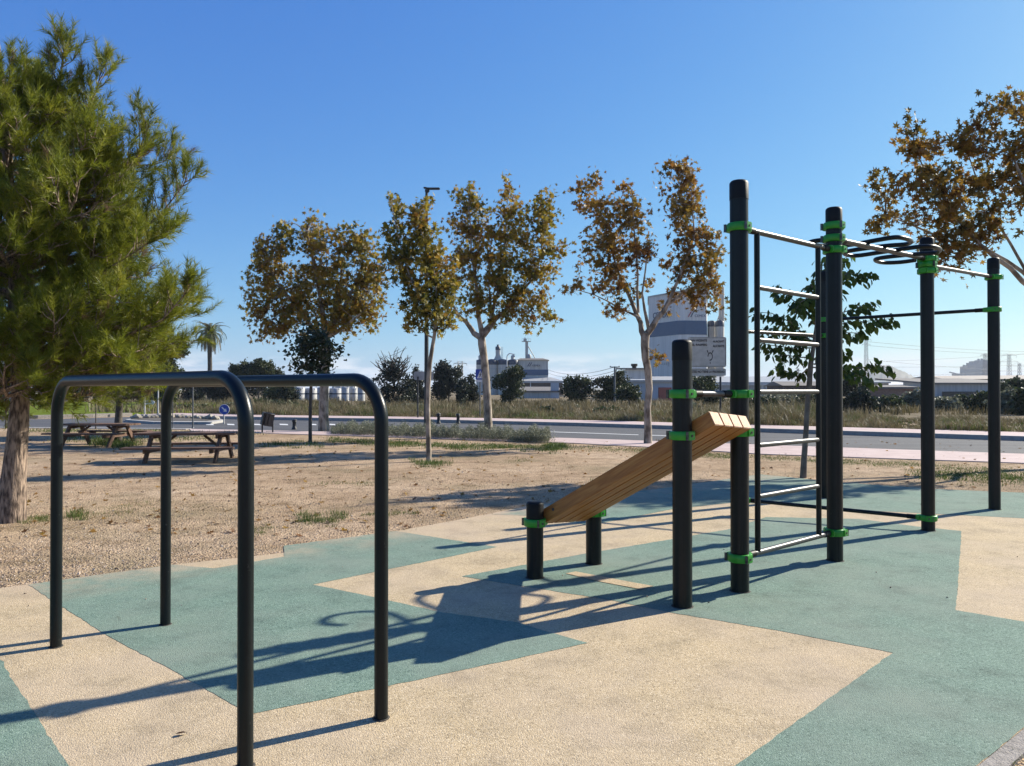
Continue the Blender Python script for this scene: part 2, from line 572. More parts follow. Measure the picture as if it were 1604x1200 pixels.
def build_ground():
    xs = axis(-13, 15, .13, -5200, 5200)
    ys = axis(2.0, 24, .13, -900, 6500)
    X, Y = np.meshgrid(xs, ys)
    rng = np.random.default_rng(3)
    Z = np.zeros_like(X)
    for i in range(26):
        k = rng.uniform(.7, 9); a = rng.uniform(0, 6.28); p = rng.uniform(0, 6.28)
        Z += np.sin((X * math.cos(a) + Y * math.sin(a)) * k + p) / (k ** .8 + 1)
    Z = (Z - Z.min()) / (Z.max() - Z.min())
    Z = -0.0085 + Z * .006
    ny, nx = X.shape
    V = np.stack([X, Y, Z], 2).reshape(-1, 3)
    i = np.arange(ny - 1)[:, None] * nx + np.arange(nx - 1)[None]
    T = np.concatenate([np.stack([i, i + 1, i + nx + 1], 2).reshape(-1, 3), np.stack([i, i + nx + 1, i + nx], 2).reshape(-1, 3)])
    o = raw_mesh("ground", V, T, dirt_mat(), smooth=True)
    struct(o, "bare tan dirt and thin dry turf across the park and the field")

build_ground()

# ---- two-tone rubber playground surface
P0, P1 = G(-6, 922), G(445, 866)
BK, BR = G(1190, 743), G(1604, 772)
K0, K1 = G(1604, 1140), G(1530, 1200)
def isect(a, b, c, d):
    r, s_ = b - a, d - c
    t = ((c - a).x * s_.y - (c - a).y * s_.x) / (r.x * s_.y - r.y * s_.x)
    return a + r * t
FARR = isect(BK, BR, K0, K1)
LEFT = P0 + (P0 - P1) * 1.6
KB = K1 + (K1 - K0) * 9
slab = [LEFT, P0, G(270, 884.5), P1, G(445, 855), G(620, 832), G(735, 811), G(820, 794), G(1001, 769.5), G(1052, 763), BK, G(1321, 756), G(1462, 766), BR, FARR, KB]
el = (BK - P0).normalized(); EDGE = ((P0.x, P0.y), (el.y, -el.x))
beige = rubber_mat("beige_rubber", (.21, .158, .095), (.435, .338, .205), (.62, .51, .35), (.43, .343, .248), EDGE)
green = rubber_mat("green_rubber", (.055, .098, .075), (.146, .216, .168), (.25, .335, .27), (.195, .230, .185), EDGE)
r_ = MB()
r_.prism([(p.x, p.y) for p in slab], -.06, 0.0, 0)
def patch(pts, z=.0016):
    out, rj = [], random.Random(len(pts))
    for i, a in enumerate(pts):              # hand-cut edges, never quite straight
        b = pts[(i + 1) % len(pts)]; n = max(1, min(160, int((b - a).length / .05)))
        for j in range(n):
            q = a.lerp(b, j / n)
            if j: q = q + Vector((rj.gauss(0, .0028), rj.gauss(0, .0028), 0))
            out.append((q.x, q.y))
    r_.sheet(out, z, 1)
gp = lambda *pts: [G(u, v) for u, v in pts]
A0, A1 = G(0, 1034), G(108, 1200)
A2 = A1 + (A1 - A0) * 2.2
patch([A0 + (A0 - A1) * 1.2, A0, A1, A2, A2 + Vector((-5, -1, 0)), A0 + Vector((-4.5, -1.6, 0))])
patch(gp((44, 916), (270, 884.5), (335, 890.5), (445, 872), (445, 855), (620, 832), (779, 857), (490, 916), (588, 936), (695, 960), (811, 975), (859, 990.5), (921, 1007.5), (608, 1075), (480, 1101), (397, 1118), (371, 1107), (270, 1050), (167, 995)))
B0, B1 = G(1399, 1023), G(1151, 1200)
kk = isect(B0, B1, K0, K1)
patch([G(723, 903), G(919, 867), G(1051, 845), G(1142, 829), G(1200, 810), G(1345, 813), G(1437, 825), G(1506, 832), G(1503, 880), G(1497, 956), G(1604, 974),
       isect(G(1497, 956), G(1604, 974), K0, K1), kk, B1, B0, G(1230, 990), G(1052, 960), G(955, 940)])
patch([G(771, 806), G(820, 794), G(1001, 769.5), G(1052, 763), BK, G(1321, 756), G(1462, 766), BR, BR + (BR - G(1462, 766)) * 1.5,
       G(1700, 820), G(1604, 812), G(1321, 798), G(1198, 789), G(1142, 788), G(1052, 798), G(925, 823), G(824, 808)])
surf = struct(r_.build("playground_surface", [beige, green]), "granular rubber flooring in interlocking beige and sea green shapes")

# worn pale strip across the green by the short posts
w_ = MB(); w_.sheet([(p.x, p.y) for p in gp((886, 899), (902, 896), (985, 912), (1024, 919), (1004, 924), (940, 912))], .005)
struct(w_.build("worn_surface_patch", [beige]), "faded beige worn strip in the green rubber")

# concrete edging strip, bottom right
concrete = mat("concrete", (.20, .18, .155), (.31, .28, .245), 22, .9, bump=.5, bscale=90)
e_ = MB()
kd = (K0 - K1).normalized(); kn = Vector((kd.y, -kd.x, 0))
L = 0.0
start = K1 - kd * 2.4
while L < 9:
    a = start + kd * L; b = start + kd * (L + .992)
    e_.prism([(q.x, q.y) for q in (a + kn * .012, b + kn * .012, b + kn * .085, a + kn * .085)], -.08, .012)
    L += 1.0
struct(e_.build("kerb_edging", [concrete]), "pale concrete edging strip beside the rubber flooring")

# ---- road, pavements, lawn, traffic island
asphalt = mat("asphalt", (.045, .046, .050), (.085, .084, .085), 1.6, .85, bump=.4, bscale=60, stretch=(.12, 1.6, 1), rotz=math.radians(27), detail=9)
pink = mat("pink_paving", (.40, .30, .275), (.48, .375, .345), 2.2, .85, bump=.3, bscale=30)
white_paint = mat("road_paint", (.66, .66, .64), (.5, .5, .49), 9, .7)
kerbstone = mat("kerbstone", (.30, .285, .265), (.38, .365, .34), 8, .9)
lawn_m = mat("lawn_green", (.085, .115, .010), (.125, .155, .016), .9, .95, detail=9, bump=.5, bscale=9, spec=.05)

far_edge = gp((-500, 664), (-120, 659.5), (100, 656), (215, 653), (400, 657.5), (640, 661), (900, 667.5), (1604, 691), (2400, 718))
near_edge = gp((-500, 667.5), (0, 669.5), (300, 672), (600, 678), (900, 686.5), (1604, 711), (2400, 739))
rd = MB()
def strip(mb, a, b, z, mi=0):
    for i in range(len(a) - 1):
        for j in range(1):
            pass
    mb.sheet([(p.x, p.y) for p in a] + [(p.x, p.y) for p in reversed(b)], z, mi)
strip(rd, far_edge, near_edge, .004)
struct(rd.build("road", [asphalt]), "grey asphalt road crossing behind the park")

rm = MB()
for u, wd in ((328, 12), (361, 11), (403, 11), (444, 13), (490, 10), (520, 9)):
    rm.sheet([(p.x, p.y) for p in gp((u - wd / 2, 664.2), (u + wd / 2, 664.6), (u + wd / 2 + 1, 666.4), (u - wd / 2 + 1, 666.0))], .009)
rm.sheet([(p.x, p.y) for p in gp((850, 676), (1000, 681.2), (1000, 681.9), (850, 676.7))], .009)
rm.sheet([(p.x, p.y) for p in gp((1010, 681.5), (1160, 686.7), (1160, 687.5), (1010, 682.2))], .009)
struct(rm.build("road_marking", [white_paint]), "white dashes painted on the asphalt road")

def offset(line, dist):
    out = []
    for i, p in enumerate(line):
        a, b = line[max(0, i - 1)], line[min(len(line) - 1, i + 1)]
        t = (b - a).normalized(); out.append(p + Vector((-t.y, t.x, 0)) * dist)
    return out
fp = far_edge[3:]
pv = MB()
pv.prism([(p.x, p.y) for p in offset(fp, .15)] + [(p.x, p.y) for p in reversed(offset(fp, 2.5))], -.02, .128)
struct(pv.build("far_pavement", [pink]), "pink paved footway along the far side of the road")
kb = MB(); kb.prism([(p.x, p.y) for p in fp] + [(p.x, p.y) for p in reversed(offset(fp, .148))], -.02, .132)
struct(kb.build("far_kerb", [kerbstone]), "grey kerb of the far footway")
np_ = near_edge[2:]
pn = MB(); pn.prism([(p.x, p.y) for p in offset(np_, -.12)] + [(p.x, p.y) for p in reversed(gp((300, 675.5), (600, 684.5), (900, 694.5), (1030, 701.5), (1200, 712), (1604, 726), (2400, 757)))], -.05, .012)
struct(pn.build("near_pavement", [pink]), "pink paved footway along the near side of the road")
# pale concrete gutter along the left part of the near road edge
gt = MB(); ge = near_edge[:3]
gt.prism([(p.x, p.y) for p in ge] + [(p.x, p.y) for p in reversed(offset(ge, -.35))], -.05, .02)
struct(gt.build("near_kerb", [kerbstone]), "pale concrete kerb along the near left road edge")
# lawn and its kerb, far left
le = gp((-500, 663.5), (-120, 659), (60, 656.2), (150, 653.8), (212, 651.8))
lk = MB(); lk.prism([(p.x, p.y) for p in offset(le, .25)] + [(p.x, p.y) for p in reversed(offset(le, .75))], -.03, .16)
struct(lk.build("lawn_kerb", [concrete]), "pale kerb round the green lawn at the left")
lw = MB(); lp = [(p.x, p.y) for p in offset(le, .75)]
lw.prism(lp + [(-14.5, 56), (-20, 66), (-32, 78), (-75, 80), (-95, 50)], -.03, .12)
struct(lw.build("lawn", [lawn_m]), "bright mown lawn beyond the road at the left")
ti = MB()
ti.prism([(p.x, p.y) for p in gp((196, 661), (215, 656), (270, 654), (330, 656), (352, 661.5), (330, 665), (240, 664.5))], -.03, .10)
struct(ti.build("traffic_island", [kerbstone]), "low kerbed island in the road junction at the left")
ti2 = MB()
ti2.prism([(p.x, p.y) for p in gp((204, 660.6), (220, 657), (270, 655.2), (326, 657), (344, 661), (325, 663.4), (242, 663.2))], .09, .112)
struct(ti2.build("island_soil", [mat("dark_soil", (.06, .05, .04), (.10, .085, .065), 4, .95)]), "dark soil inside the traffic island")

# ------------------------------------------------------------------ climbing frame (one thing) and the two dip bars
paint = mat("dark_post_paint", (.0045, .0075, .0085), (.008, .0115, .0125), 9, .33, bump=.06, bscale=160, lo=.3, hi=.8, spec=.25, chips=(.055, .055, .052))
cap_m = mat("black_cap_plastic", (.004, .0045, .0045), (.008, .008, .0075), 14, .5, spec=.2, bump=.12, bscale=240)
clamp_m = mat("green_clamp_plastic", (.016, .225, .012), (.024, .29, .018), 12, .36, bump=.08, bscale=180)
steel = mat("steel_rung", (.055, .056, .056), (.09, .09, .09), 30, .42, metal=.5, bump=.05, bscale=200)
bolt_m = mat("bolt_steel", (.05, .05, .05), (.12, .12, .12), 60, .4, metal=.8)
rail = mat("dark_steel_rail", (.014, .015, .015), (.026, .026, .026), 30, .36, metal=.0)
wood_side = wood_mat("varnished_wood", (.26, .088, .014), (.37, .14, .024), (.45, .20, .045))
wood_end = mat("end_grain_wood", (.50, .31, .18), (.62, .41, .26), 38, .7, bump=.2, bscale=120)

PB = {  # base direction in the photo
    1: (838, 905, 785), 2: (930, 883, 796), 3: (1069, 950, 532), 4: (1159, 926, 283), 5: (1308, 878, 325),
    6: (1454, 831, 372), 7: (1558, 798, 404), 8: (1293, 780, 425)}
PO, PT = {}, {}
for k, (u, v, vt) in PB.items():
    PO[k] = G(u, v); PT[k] = zat(vt, PO[k].y)
PO[9] = PO[8] - (PO[7] - PO[4]) * .36
PO[9] = Vector((2.545, 8.56, 0)); PT[9] = 2.28
PT[2] = PT[1]
RIG = thing("climbing_frame", (PO[4].x, PO[4].y, 0), "dark outdoor workout frame with green clamps, wall ladder, overhead loops and sloping wooden bench", "climbing frame")
contact_m = mat("contact_line_dark", (.030, .028, .025), (.075, .062, .048), 60, .95)  # dark tone for rings added round the feet to draw a contact line
pdir = (PO[5] - PO[4]).normalized()
PANG = math.atan2(pdir.y, pdir.x)
RP = .0625
def post(k):
    c, zt = PO[k], PT[k]
    n = 64
    ang, rad = [], []
    m = MB()
    ring = []
    for i in range(n):
        a = 2 * math.pi * i / n
        d = abs(((a + math.pi / 4) % (math.pi / 2)) - math.pi / 4)
        r = RP - (.0055 if d < .06 else 0)
        ring.append((a + PANG + math.pi / 4, r))
    zs = [-.05, zt - .10]
    vs = [(c.x + r * math.cos(a), c.y + r * math.sin(a), z) for z in zs for a, r in ring]
    fs = [(i, (i + 1) % n, n + (i + 1) % n, n + i) for i in range(n)]
    m.add(vs, fs, 0, True)
    o = m.build("post", [paint], RIG)
    q = MB()
    R = RP + .0025
    q.lathe(c, [(R, zt - .135), (R, zt - .022), (R - .004, zt - .012), (R - .014, zt - .003), (R - .03, zt), (.004, zt)], 40)
    q.build("cap", [cap_m], o)
    q = MB(); q.lathe(c, [(RP + .001, -.01), (RP + .009, .0028), (RP + .001, .0042)], 32); q.build("base_ring", [contact_m], o)
    return o
for k in PO: post(k)

def clamp(k, z, toward, h=.056, ro=.083):
    c = PO[k]
    d = Vector((toward[0], toward[1], 0)).normalized()
    m = MB()
    prof = [(RP + .0015, z - h / 2), (ro - .005, z - h / 2), (ro, z - h / 2 + .006), (ro, z + h / 2 - .006), (ro - .005, z + h / 2), (RP + .0015, z + h / 2)]
    m.lathe(c, prof, 40)
    R = Matrix.Rotation(math.atan2(d.y, d.x), 3, 'Z')
    m.bevbox(Vector((c.x, c.y, z)) + d * (ro + .006), (.04, .075, h * .96), .008, 0, R)
    # raised pads with the joint line, seen on two sides
    side = Vector((-d.y, d.x, 0))
    for s_ in (1, -1):
        m.bevbox(Vector((c.x, c.y, z)) + side * s_ * (ro - .002) - d * .012, (.066, .018, h * .98), .005, 0, R)
    o = m.build("clamp", [clamp_m], RIG)
    for s_ in (1, -1):
        p = Vector((c.x, c.y, z)) + side * s_ * (ro + .0055) - d * .012
        b = MB(); b.tube(p, p + side * s_ * .006, .0085, n=12); b.build("bolt", [bolt_m], o)
        q = Vector((c.x, c.y, z)) + side * s_ * (ro - .002) - d * .048
        b = MB(); b.box(q, (.003, .02, h * .99), 0, M=R); b.build("joint_gap", [bolt_m], o)
    return Vector((c.x, c.y, z)) + d * (ro + .02)

def bar(a, b, r=.0205, sleeve=True, m_=None, name="bar"):
    m = MB(); m.tube(a, b, r, n=16)
    o = m.build(name, [m_ or steel], RIG)
    if sleeve:
        t = (b - a).normalized()
        for e_, s_ in ((a, t), (b, -t)):
            q = MB(); q.tube(e_ - s_ * .01, e_ + s_ * .085, r + .004, n=16); q.build("sleeve", [cap_m], o)
    return o
def link(k1, v1, k2, v2, **kw):
    z1, z2 = zat(v1, PO[k1].y), zat(v2, PO[k2].y)
    d = PO[k2] - PO[k1]
    p, q = clamp(k1, z1, d), clamp(k2, z2, -d)
    return bar(p, q, **kw)

link(3, 617, 4, 617)                       # short bar over the bench
TOP = link(4, 356.5, 5, 392, m_=rail)               # ladder head bar
BOT = link(4, 873, 5, 833)                 # ladder foot bar
link(6, 415, 7, 434.5, m_=rail)                     # high pull-up bar
link(7, 485, 8, 501, m_=paint)
link(8, 526, 9, 518.5, m_=paint)
link(9, 783, 6, 811, m_=paint)
# ladder between the two tall posts
z_at = lambda t, v: zat(v, (PO[4] + pdir * t).y)
L45 = (PO[5] - PO[4]).length
T0, T1 = .235, L45 - .275
for t in (T0, T1):
    base = PO[4] + pdir * t
    f = t / L45
    zb = zat(873, PO[4].y) * (1 - f) + zat(833, PO[5].y) * f
    zt = zat(356.5, PO[4].y) * (1 - f) + zat(392, PO[5].y) * f
    m = MB(); m.tube((base.x, base.y, zb), (base.x, base.y, zt), .0205, n=16)
    m.build("ladder_upright", [paint], RIG)
for v in (450, 532.5, 614, 697.5, 778):
    z = z_at(T0, v)
    a, b = PO[4] + pdir * (T0 + .018), PO[4] + pdir * (T1 - .018)
    bar(Vector((a.x, a.y, z)), Vector((b.x, b.y, z)), .0185, False, name="rung")

# overhead beam with the serpentine grip tube
zb5, zb6 = zat(374, PO[5].y), zat(406, PO[6].y)
d56 = (PO[6] - PO[5]).normalized(); L56 = (PO[6] - PO[5]).length
pa = clamp(5, zb5, d56); pb = clamp(6, zb6, -d56)
clamp(5, zat(354.5, PO[5].y), d56)
clamp(6, zat(416, PO[6].y) - .055, -d56)
beam = bar(pa, pb, .024, True, m_=rail)
ZS = (zb5 + zb6) / 2 + .03
loop_px = [(1302, 376), (1285, 376.5), (1272, 378.5), (1268.5, 381.5), (1276, 384), (1298, 385.5), (1322, 384.5), (1348, 381), (1372, 376.5), (1398, 372.2), (1412, 372.3), (1423, 375), (1427, 379), (1418, 382.8),
           (1396, 384.5), (1375, 386.6), (1352, 389.6), (1331, 393), (1322.5, 396.2), (1328, 399.4), (1344, 400.4), (1375, 395.9), (1405, 391.4), (1438, 386.8), (1458, 386), (1469, 388.6), (1472, 392), (1464, 396),
           (1440, 397.8), (1418, 399.6), (1395, 402), (1378, 404.4), (1371, 407), (1377, 410.4), (1390, 411.6), (1412, 410.6), (1434, 407.6)]
ctl = []
for u, v in loop_px:
    x, y, zz = ray(u, v); t_ = (ZS - H) / zz
    ctl.append(Vector((x * t_, y * t_, ZS)))
snake = []
for i in range(len(ctl) - 1):
    p0, p1, p2, p3 = ctl[max(i - 1, 0)], ctl[i], ctl[i + 1], ctl[min(i + 2, len(ctl) - 1)]
    for s_ in (0, .25, .5, .75):
        snake.append(.5 * ((2 * p1) + (p2 - p0) * s_ + (2 * p0 - 5 * p1 + 4 * p2 - p3) * s_ ** 2 + (3 * p1 - p0 - 3 * p2 + p3) * s_ ** 3))
snake.append(ctl[-1])
m = MB(); m.path(snake, .0205, 12); m.build("grip_loop", [paint], RIG)
# inclined bench
zl, zh = zat(818, PO[1].y), zat(682, PO[3].y)
ML, MH = (PO[1] + PO[2]) / 2, (PO[3] + PO[4]) / 2
ML = Vector((ML.x, ML.y, zl)); MH = Vector((MH.x, MH.y, zh))
ax = (MH - ML).normalized(); wd = (PO[4] - PO[3]).normalized(); wd = (wd - ax * wd.dot(ax)).normalized()
nm = ax.cross(wd).normalized()
if nm.z < 0: nm = -nm
s0, s1 = -.02, (MH - ML).length + .17
cen = ML + ax * (s0 + s1) / 2 + nm * .012 - wd * .012
BW, BG, BT = .118, .011, .098
R3 = Matrix((ax, wd, nm)).transposed()
for i in range(4):
    off = (i - 1.5) * (BW + BG)
    m = MB(); m.bevbox((0, 0, 0), (s1 - s0, BW, BT), .004, 0, None, 1)
    o = m.build("bench_plank", [wood_side, wood_end], None)
    o.parent = RIG
    M4 = R3.to_4x4(); M4.translation = cen + wd * off - origin(RIG)
    o.matrix_local = M4
for k, z in ((1, zl), (2, zl), (3, zh), (4, zh)):
    mid_ = ML if k < 3 else MH
    clamp(k, z, mid_ - PO[k])
for s_ in (.12, 1.40):
    p = ML + ax * s_ - wd * (2 * BW + 1.5 * BG + .013) + nm * .02
    q = MB(); q.tube(p, p - wd * .003, .012, n=12); q.build("bench_bolt", [bolt_m], RIG)
# faint pale lettering scratched down the outer post, as in the photo
tg = mat("pale_scratch", (.62, .62, .60), (.4, .4, .4), 30, .8)
pc = PO[7]
ta = math.radians(-32)
nrm = Vector((math.cos(ta), math.sin(ta), 0))
m = MB()
rng = random.Random(4)
for i, ch in enumerate("CADERSA"):
    z0 = zat(553 - i * 8.2, pc.y)
    hgt, wid = .047, .026
    segs = {"C": [(1, 1, 0, 1), (0, 1, 0, 0), (0, 0, 1, 0)], "A": [(0, 0, .5, 1), (.5, 1, 1, 0), (.25, .5, .75, .5)],
            "D": [(0, 0, 0, 1), (0, 1, .9, .7), (.9, .7, .9, .3), (.9, .3, 0, 0)], "E": [(1, 1, 0, 1), (0, 1, 0, 0), (0, 0, 1, 0), (0, .5, .8, .5)],
            "R": [(0, 0, 0, 1), (0, 1, .9, .8), (.9, .8, 0, .5), (0, .5, 1, 0)], "S": [(1, 1, 0, .8), (0, .8, 1, .3), (1, .3, 0, 0)]}[ch]
    tn = Vector((-nrm.y, nrm.x, 0))
    for x0, y0, x1, y1 in segs:            # letters run up the post
        pts = []
        for x, y in ((x0, y0), (x1, y1)):
            off = (y - .5) * -wid * 1.3
            a = ta + off / RP
            pts.append(Vector((pc.x + (RP + .0008) * math.cos(a), pc.y + (RP + .0008) * math.sin(a), z0 + x * hgt * .8)))
        m.tube(pts[0], pts[1], .0022, n=6)
m.build("scratched_lettering", [tg], RIG)

# ---- dip bars: two bent tubes set in the flooring
DR = .0293
def dip_bar(near, far, top, label):
    a, b = G(*near), G(*far)
    d = (b - a).normalized(); L = (b - a).length
    R = .19
    zt = (zat(top[0], a.y) + zat(top[1], b.y)) / 2 - DR
    pts = [a + Vector((0, 0, -.06)), a + Vector((0, 0, .3)), a + Vector((0, 0, .9))]
    for i in range(0, 13):
        t = math.pi / 2 * i / 12
        pts.append(a + d * (R - R * math.cos(t)) + Vector((0, 0, zt - R + R * math.sin(t))))
    for i in range(1, 6):
        pts.append(a + d * (R + (L - 2 * R) * i / 6) + Vector((0, 0, zt)))
    for i in range(12, -1, -1):
        t = math.pi / 2 * i / 12
        pts.append(b - d * (R - R * math.cos(t)) + Vector((0, 0, zt - R + R * math.sin(t))))
    pts += [b + Vector((0, 0, .9)), b + Vector((0, 0, .3)), b + Vector((0, 0, -.06))]
    m = MB(); m.path(pts, DR, 28)
    o = m.build("dip_bar", [paint], None, (a.x, a.y, 0))
    for e_ in (a, b):
        q = MB(); q.lathe(e_, [(DR + .001, -.01), (DR + .008, .0028), (DR + .001, .0042)], 28); q.build("base_ring", [contact_m], o)
    tag(o, label, "exercise bar", "pair of parallel dip bars")
    return o
dip_bar((384, 1201), (87.5, 1013), (575, 591), "dark steel dip bar on the left, its near upright cut by the bottom edge")
dip_bar((597, 1125), (259, 978.5), (579.5, 594), "dark steel dip bar nearer the workout frame, standing on beige and green rubber")

# ------------------------------------------------------------------ trees
bark_plane = mat("plane_bark", (.125, .10, .072), (.36, .305, .24), 7, .9, bump=.6, bscale=26, stretch=(1, 1, .5), lo=.40, hi=.58)
bark_pine = mat("pine_bark", (.065, .045, .034), (.31, .23, .17), 34, .95, bump=1.0, bscale=40, stretch=(1, 1, .26), lo=.36, hi=.60, detail=3)
bark_dark = mat("dark_bark", (.05, .042, .034), (.10, .085, .07), 9, .95, bump=.5)
autumn = leaf_mat("autumn_leaves", [(0, (.030, .036, .009)), (.22, (.13, .125, .018)), (.42, (.28, .215, .028)), (.60, (.32, .20, .03)), (.78, (.20, .095, .02)), (1, (.055, .028, .013))], .42)
rust = leaf_mat("rust_leaves", [(0, (.050, .044, .012)), (.3, (.20, .14, .022)), (.55, (.29, .165, .028)), (.8, (.19, .085, .021)), (1, (.055, .028, .013))], .40)
needle = leaf_mat("pine_needles", [(0, (.058, .080, .009)), (.4, (.16, .190, .017)), (.75, (.26, .27, .026)), (.93, (.30, .28, .05)), (1, (.15, .10, .055))], .40, .5)
dark_leaf = leaf_mat("dark_green_leaves", [(0, (.014, .024, .012)), (.5, (.026, .044, .018)), (1, (.055, .075, .026))], .2)
broad_leaf = leaf_mat("broad_green_leaves", [(0, (.024, .048, .010)), (.6, (.075, .125, .020)), (1, (.15, .19, .04))], .48)
far_green = leaf_mat("distant_green_leaves", [(0, (.018, .028, .012)), (.5, (.042, .060, .020)), (1, (.09, .10, .03))], .2)
far_dark = leaf_mat("distant_dark_leaves", [(0, (.010, .016, .010)), (.6, (.024, .036, .018)), (1, (.05, .06, .026))], .15)

STAR, OVAL, TUFT = star_leaf(), oval_leaf(), tuft_leaf()

def crown_tree(name, label, cat, base, d, trunk, limbs, blobs, m_leaf, m_bark, seed, dens=1.0, size=.16, template=STAR,
               depth=.85, per=13, sig=.15, twig=.008, group=None, tint0=.45, tvar=.2, up=.25, sides=9, spread=.35):
    """trunk / limbs: [(u, v, half-width in px)...]; blobs: crown ellipses (u, v, ru, rv) at depth d"""
    rng = np.random.default_rng(seed)
    k = d / F
    t = thing(name, (base.x, base.y, 0), label, cat, group)
    wb = MB()
    tp = [at(u, v, d) for u, v, r in trunk]
    tp[0] = Vector((base.x, base.y, -.06))
    wb.path(tp, [max(.008, r * k) for _, _, r in trunk], sides)
    nodes = [(p, 2) for p in tp[-2:]]
    for li, lb in enumerate(limbs):
        yoff = rng.uniform(-.5, .5) * k * 60
        pts = []
        n = len(lb)
        for j, (u, v, r) in enumerate(lb):
            p = at(u, v, d); p.y += yoff * j / max(1, n - 1)
            pts.append(p)
        # subdivide with a little wobble
        fine, rad = [], []
        for j in range(n - 1):
            for s_ in (0, .5):
                p = pts[j].lerp(pts[j + 1], s_)
                if s_: p += Vector(rng.normal(size=3) * .02)
                fine.append(p); rad.append((lb[j][2] * (1 - s_) + lb[j + 1][2] * s_) * k)
        fine.append(pts[-1]); rad.append(lb[-1][2] * k)
        wb.path(fine, [max(.006, r) for r in rad], 7)
        nodes += [(p, 1) for p in fine[2:]]
    P, Sz, Ti = [], [], []
    npos = np.array([list(p) for p, _ in nodes])
    for bi, (u, v, ru, rv) in enumerate(blobs):
        c = at(u, v, d)
        R = np.array([ru * k, (ru + rv) / 2 * k * depth, rv * k])
        off = rng.uniform(-spread, spread) * depth * 60 * k
        c = np.array([c.x, c.y + off, c.z])
        vol = R[0] * R[2]
        nc = max(3, int(dens * 34 * vol / (sig / .15) ** 1.4))
        btint = tint0 + rng.normal() * tvar * .5
        for _ in range(nc):
            q = rng.normal(size=3); q /= np.linalg.norm(q)
            cc = c + q * R * rng.uniform(.25, 1) ** .45
            nl = max(3, int(per * rng.uniform(.5, 1.5)))
            # leaves strung along a short shoot
            a = nodes[int(np.argmin(np.sum((npos - cc) ** 2, 1)))][0]
            ad = np.array(a)
            ln = np.linalg.norm(cc - ad) + 1e-6
            dr = (cc - ad) / ln
            if rng.random() < .55 and twig:
                mid_ = ad + dr * ln * .5 + rng.normal(size=3) * ln * .06
                wb.path([a, mid_, cc], [twig * 1.5, twig, twig * .5], 4, caps=False)
            s_ = rng.uniform(-1.3, 1.0, nl)[:, None] * sig * 1.6
            P.append(cc + dr * s_ + rng.normal(size=(nl, 3)) * sig * .62)
            ct = btint + rng.normal() * tvar * .5
            Ti.append(ct + rng.normal(size=nl) * tvar * .6)
            Sz.append(size * rng.uniform(.6, 1.2, nl))
    wb.build("trunk", [m_bark], t)
    P, Sz, Ti = np.concatenate(P), np.concatenate(Sz), np.concatenate(Ti)
    leaves("crown", P, Sz, rot_random(rng, len(P), up), Ti, m_leaf, t, template)
    return t

# the row of plane trees along the footway
b = G(507, 675)
crown_tree("plane_tree", "broad round plane tree with yellow brown leaves, leftmost of the pale trunked row", "tree", b, b.y,
    [(507, 675, 8.5), (507, 640, 7.5), (508, 600, 7), (509, 560, 7), (510, 532, 6.5), (512, 520, 5.5)],
    [[(510, 535, 5), (492, 515, 3.5), (465, 480, 2.5), (430, 430, 1.3), (415, 400, .8)], [(511, 528, 5), (505, 480, 3), (495, 420, 2), (485, 365, .9)],
     [(512, 525, 5), (535, 490, 3.2), (560, 440, 2), (572, 390, .9)], [(512, 530, 4), (528, 470, 2.4), (530, 410, 1.3)], [(513, 528, 4), (545, 510, 2.5), (575, 490, 1.2)]],
    [(425, 410, 28, 38), (400, 425, 14, 15), (455, 375, 22, 28), (488, 362, 22, 26), (520, 398, 32, 42), (545, 380, 20, 25), (570, 385, 24, 32), (592, 415, 12, 28), (410, 465, 28, 32),
     (455, 450, 42, 48), (500, 455, 40, 46), (545, 450, 40, 48), (580, 455, 24, 40), (430, 505, 32, 22), (470, 505, 34, 24), (555, 500, 38, 28), (420, 525, 16, 12), (525, 500, 20, 20), (585, 485, 16, 16)],
    autumn, bark_plane, 11, dens=2.9, size=.215, tint0=.44, tvar=.2, sig=.16)
b = G(672, 722)
crown_tree("plane_tree", "slim young plane tree rising in front of the tall street lamp", "tree", b, b.y,
    [(672, 722, 4.5), (671, 690, 4), (670, 640, 3.8), (671, 600, 3.6), (673, 570, 3.5), (678, 540, 3), (682, 515, 2.6)],
    [[(682, 517, 2.4), (668, 490, 1.7), (645, 440, 1.2), (625, 370, .8), (615, 320, .4)], [(682, 515, 2.4), (684, 470, 1.7), (678, 410, 1.1), (655, 350, .5)],
     [(683, 512, 2), (700, 490, 1.4), (706, 450, .8)], [(680, 530, 1.6), (660, 515, 1), (640, 500, .6)]],
    [(612, 312, 10, 10), (625, 335, 16, 20), (652, 325, 18, 22), (660, 350, 20, 25), (630, 375, 28, 25), (665, 385, 26, 30), (625, 420, 20, 30), (655, 430, 32, 38), (685, 420, 26, 40), (640, 470, 20, 22),
     (672, 475, 32, 32), (700, 470, 16, 36), (655, 505, 24, 14), (690, 505, 24, 16), (612, 390, 10, 12)],
    autumn, bark_plane, 12, dens=3.7, size=.155, tint0=.36, tvar=.2, sig=.11, twig=.005)
b = G(765, 684)
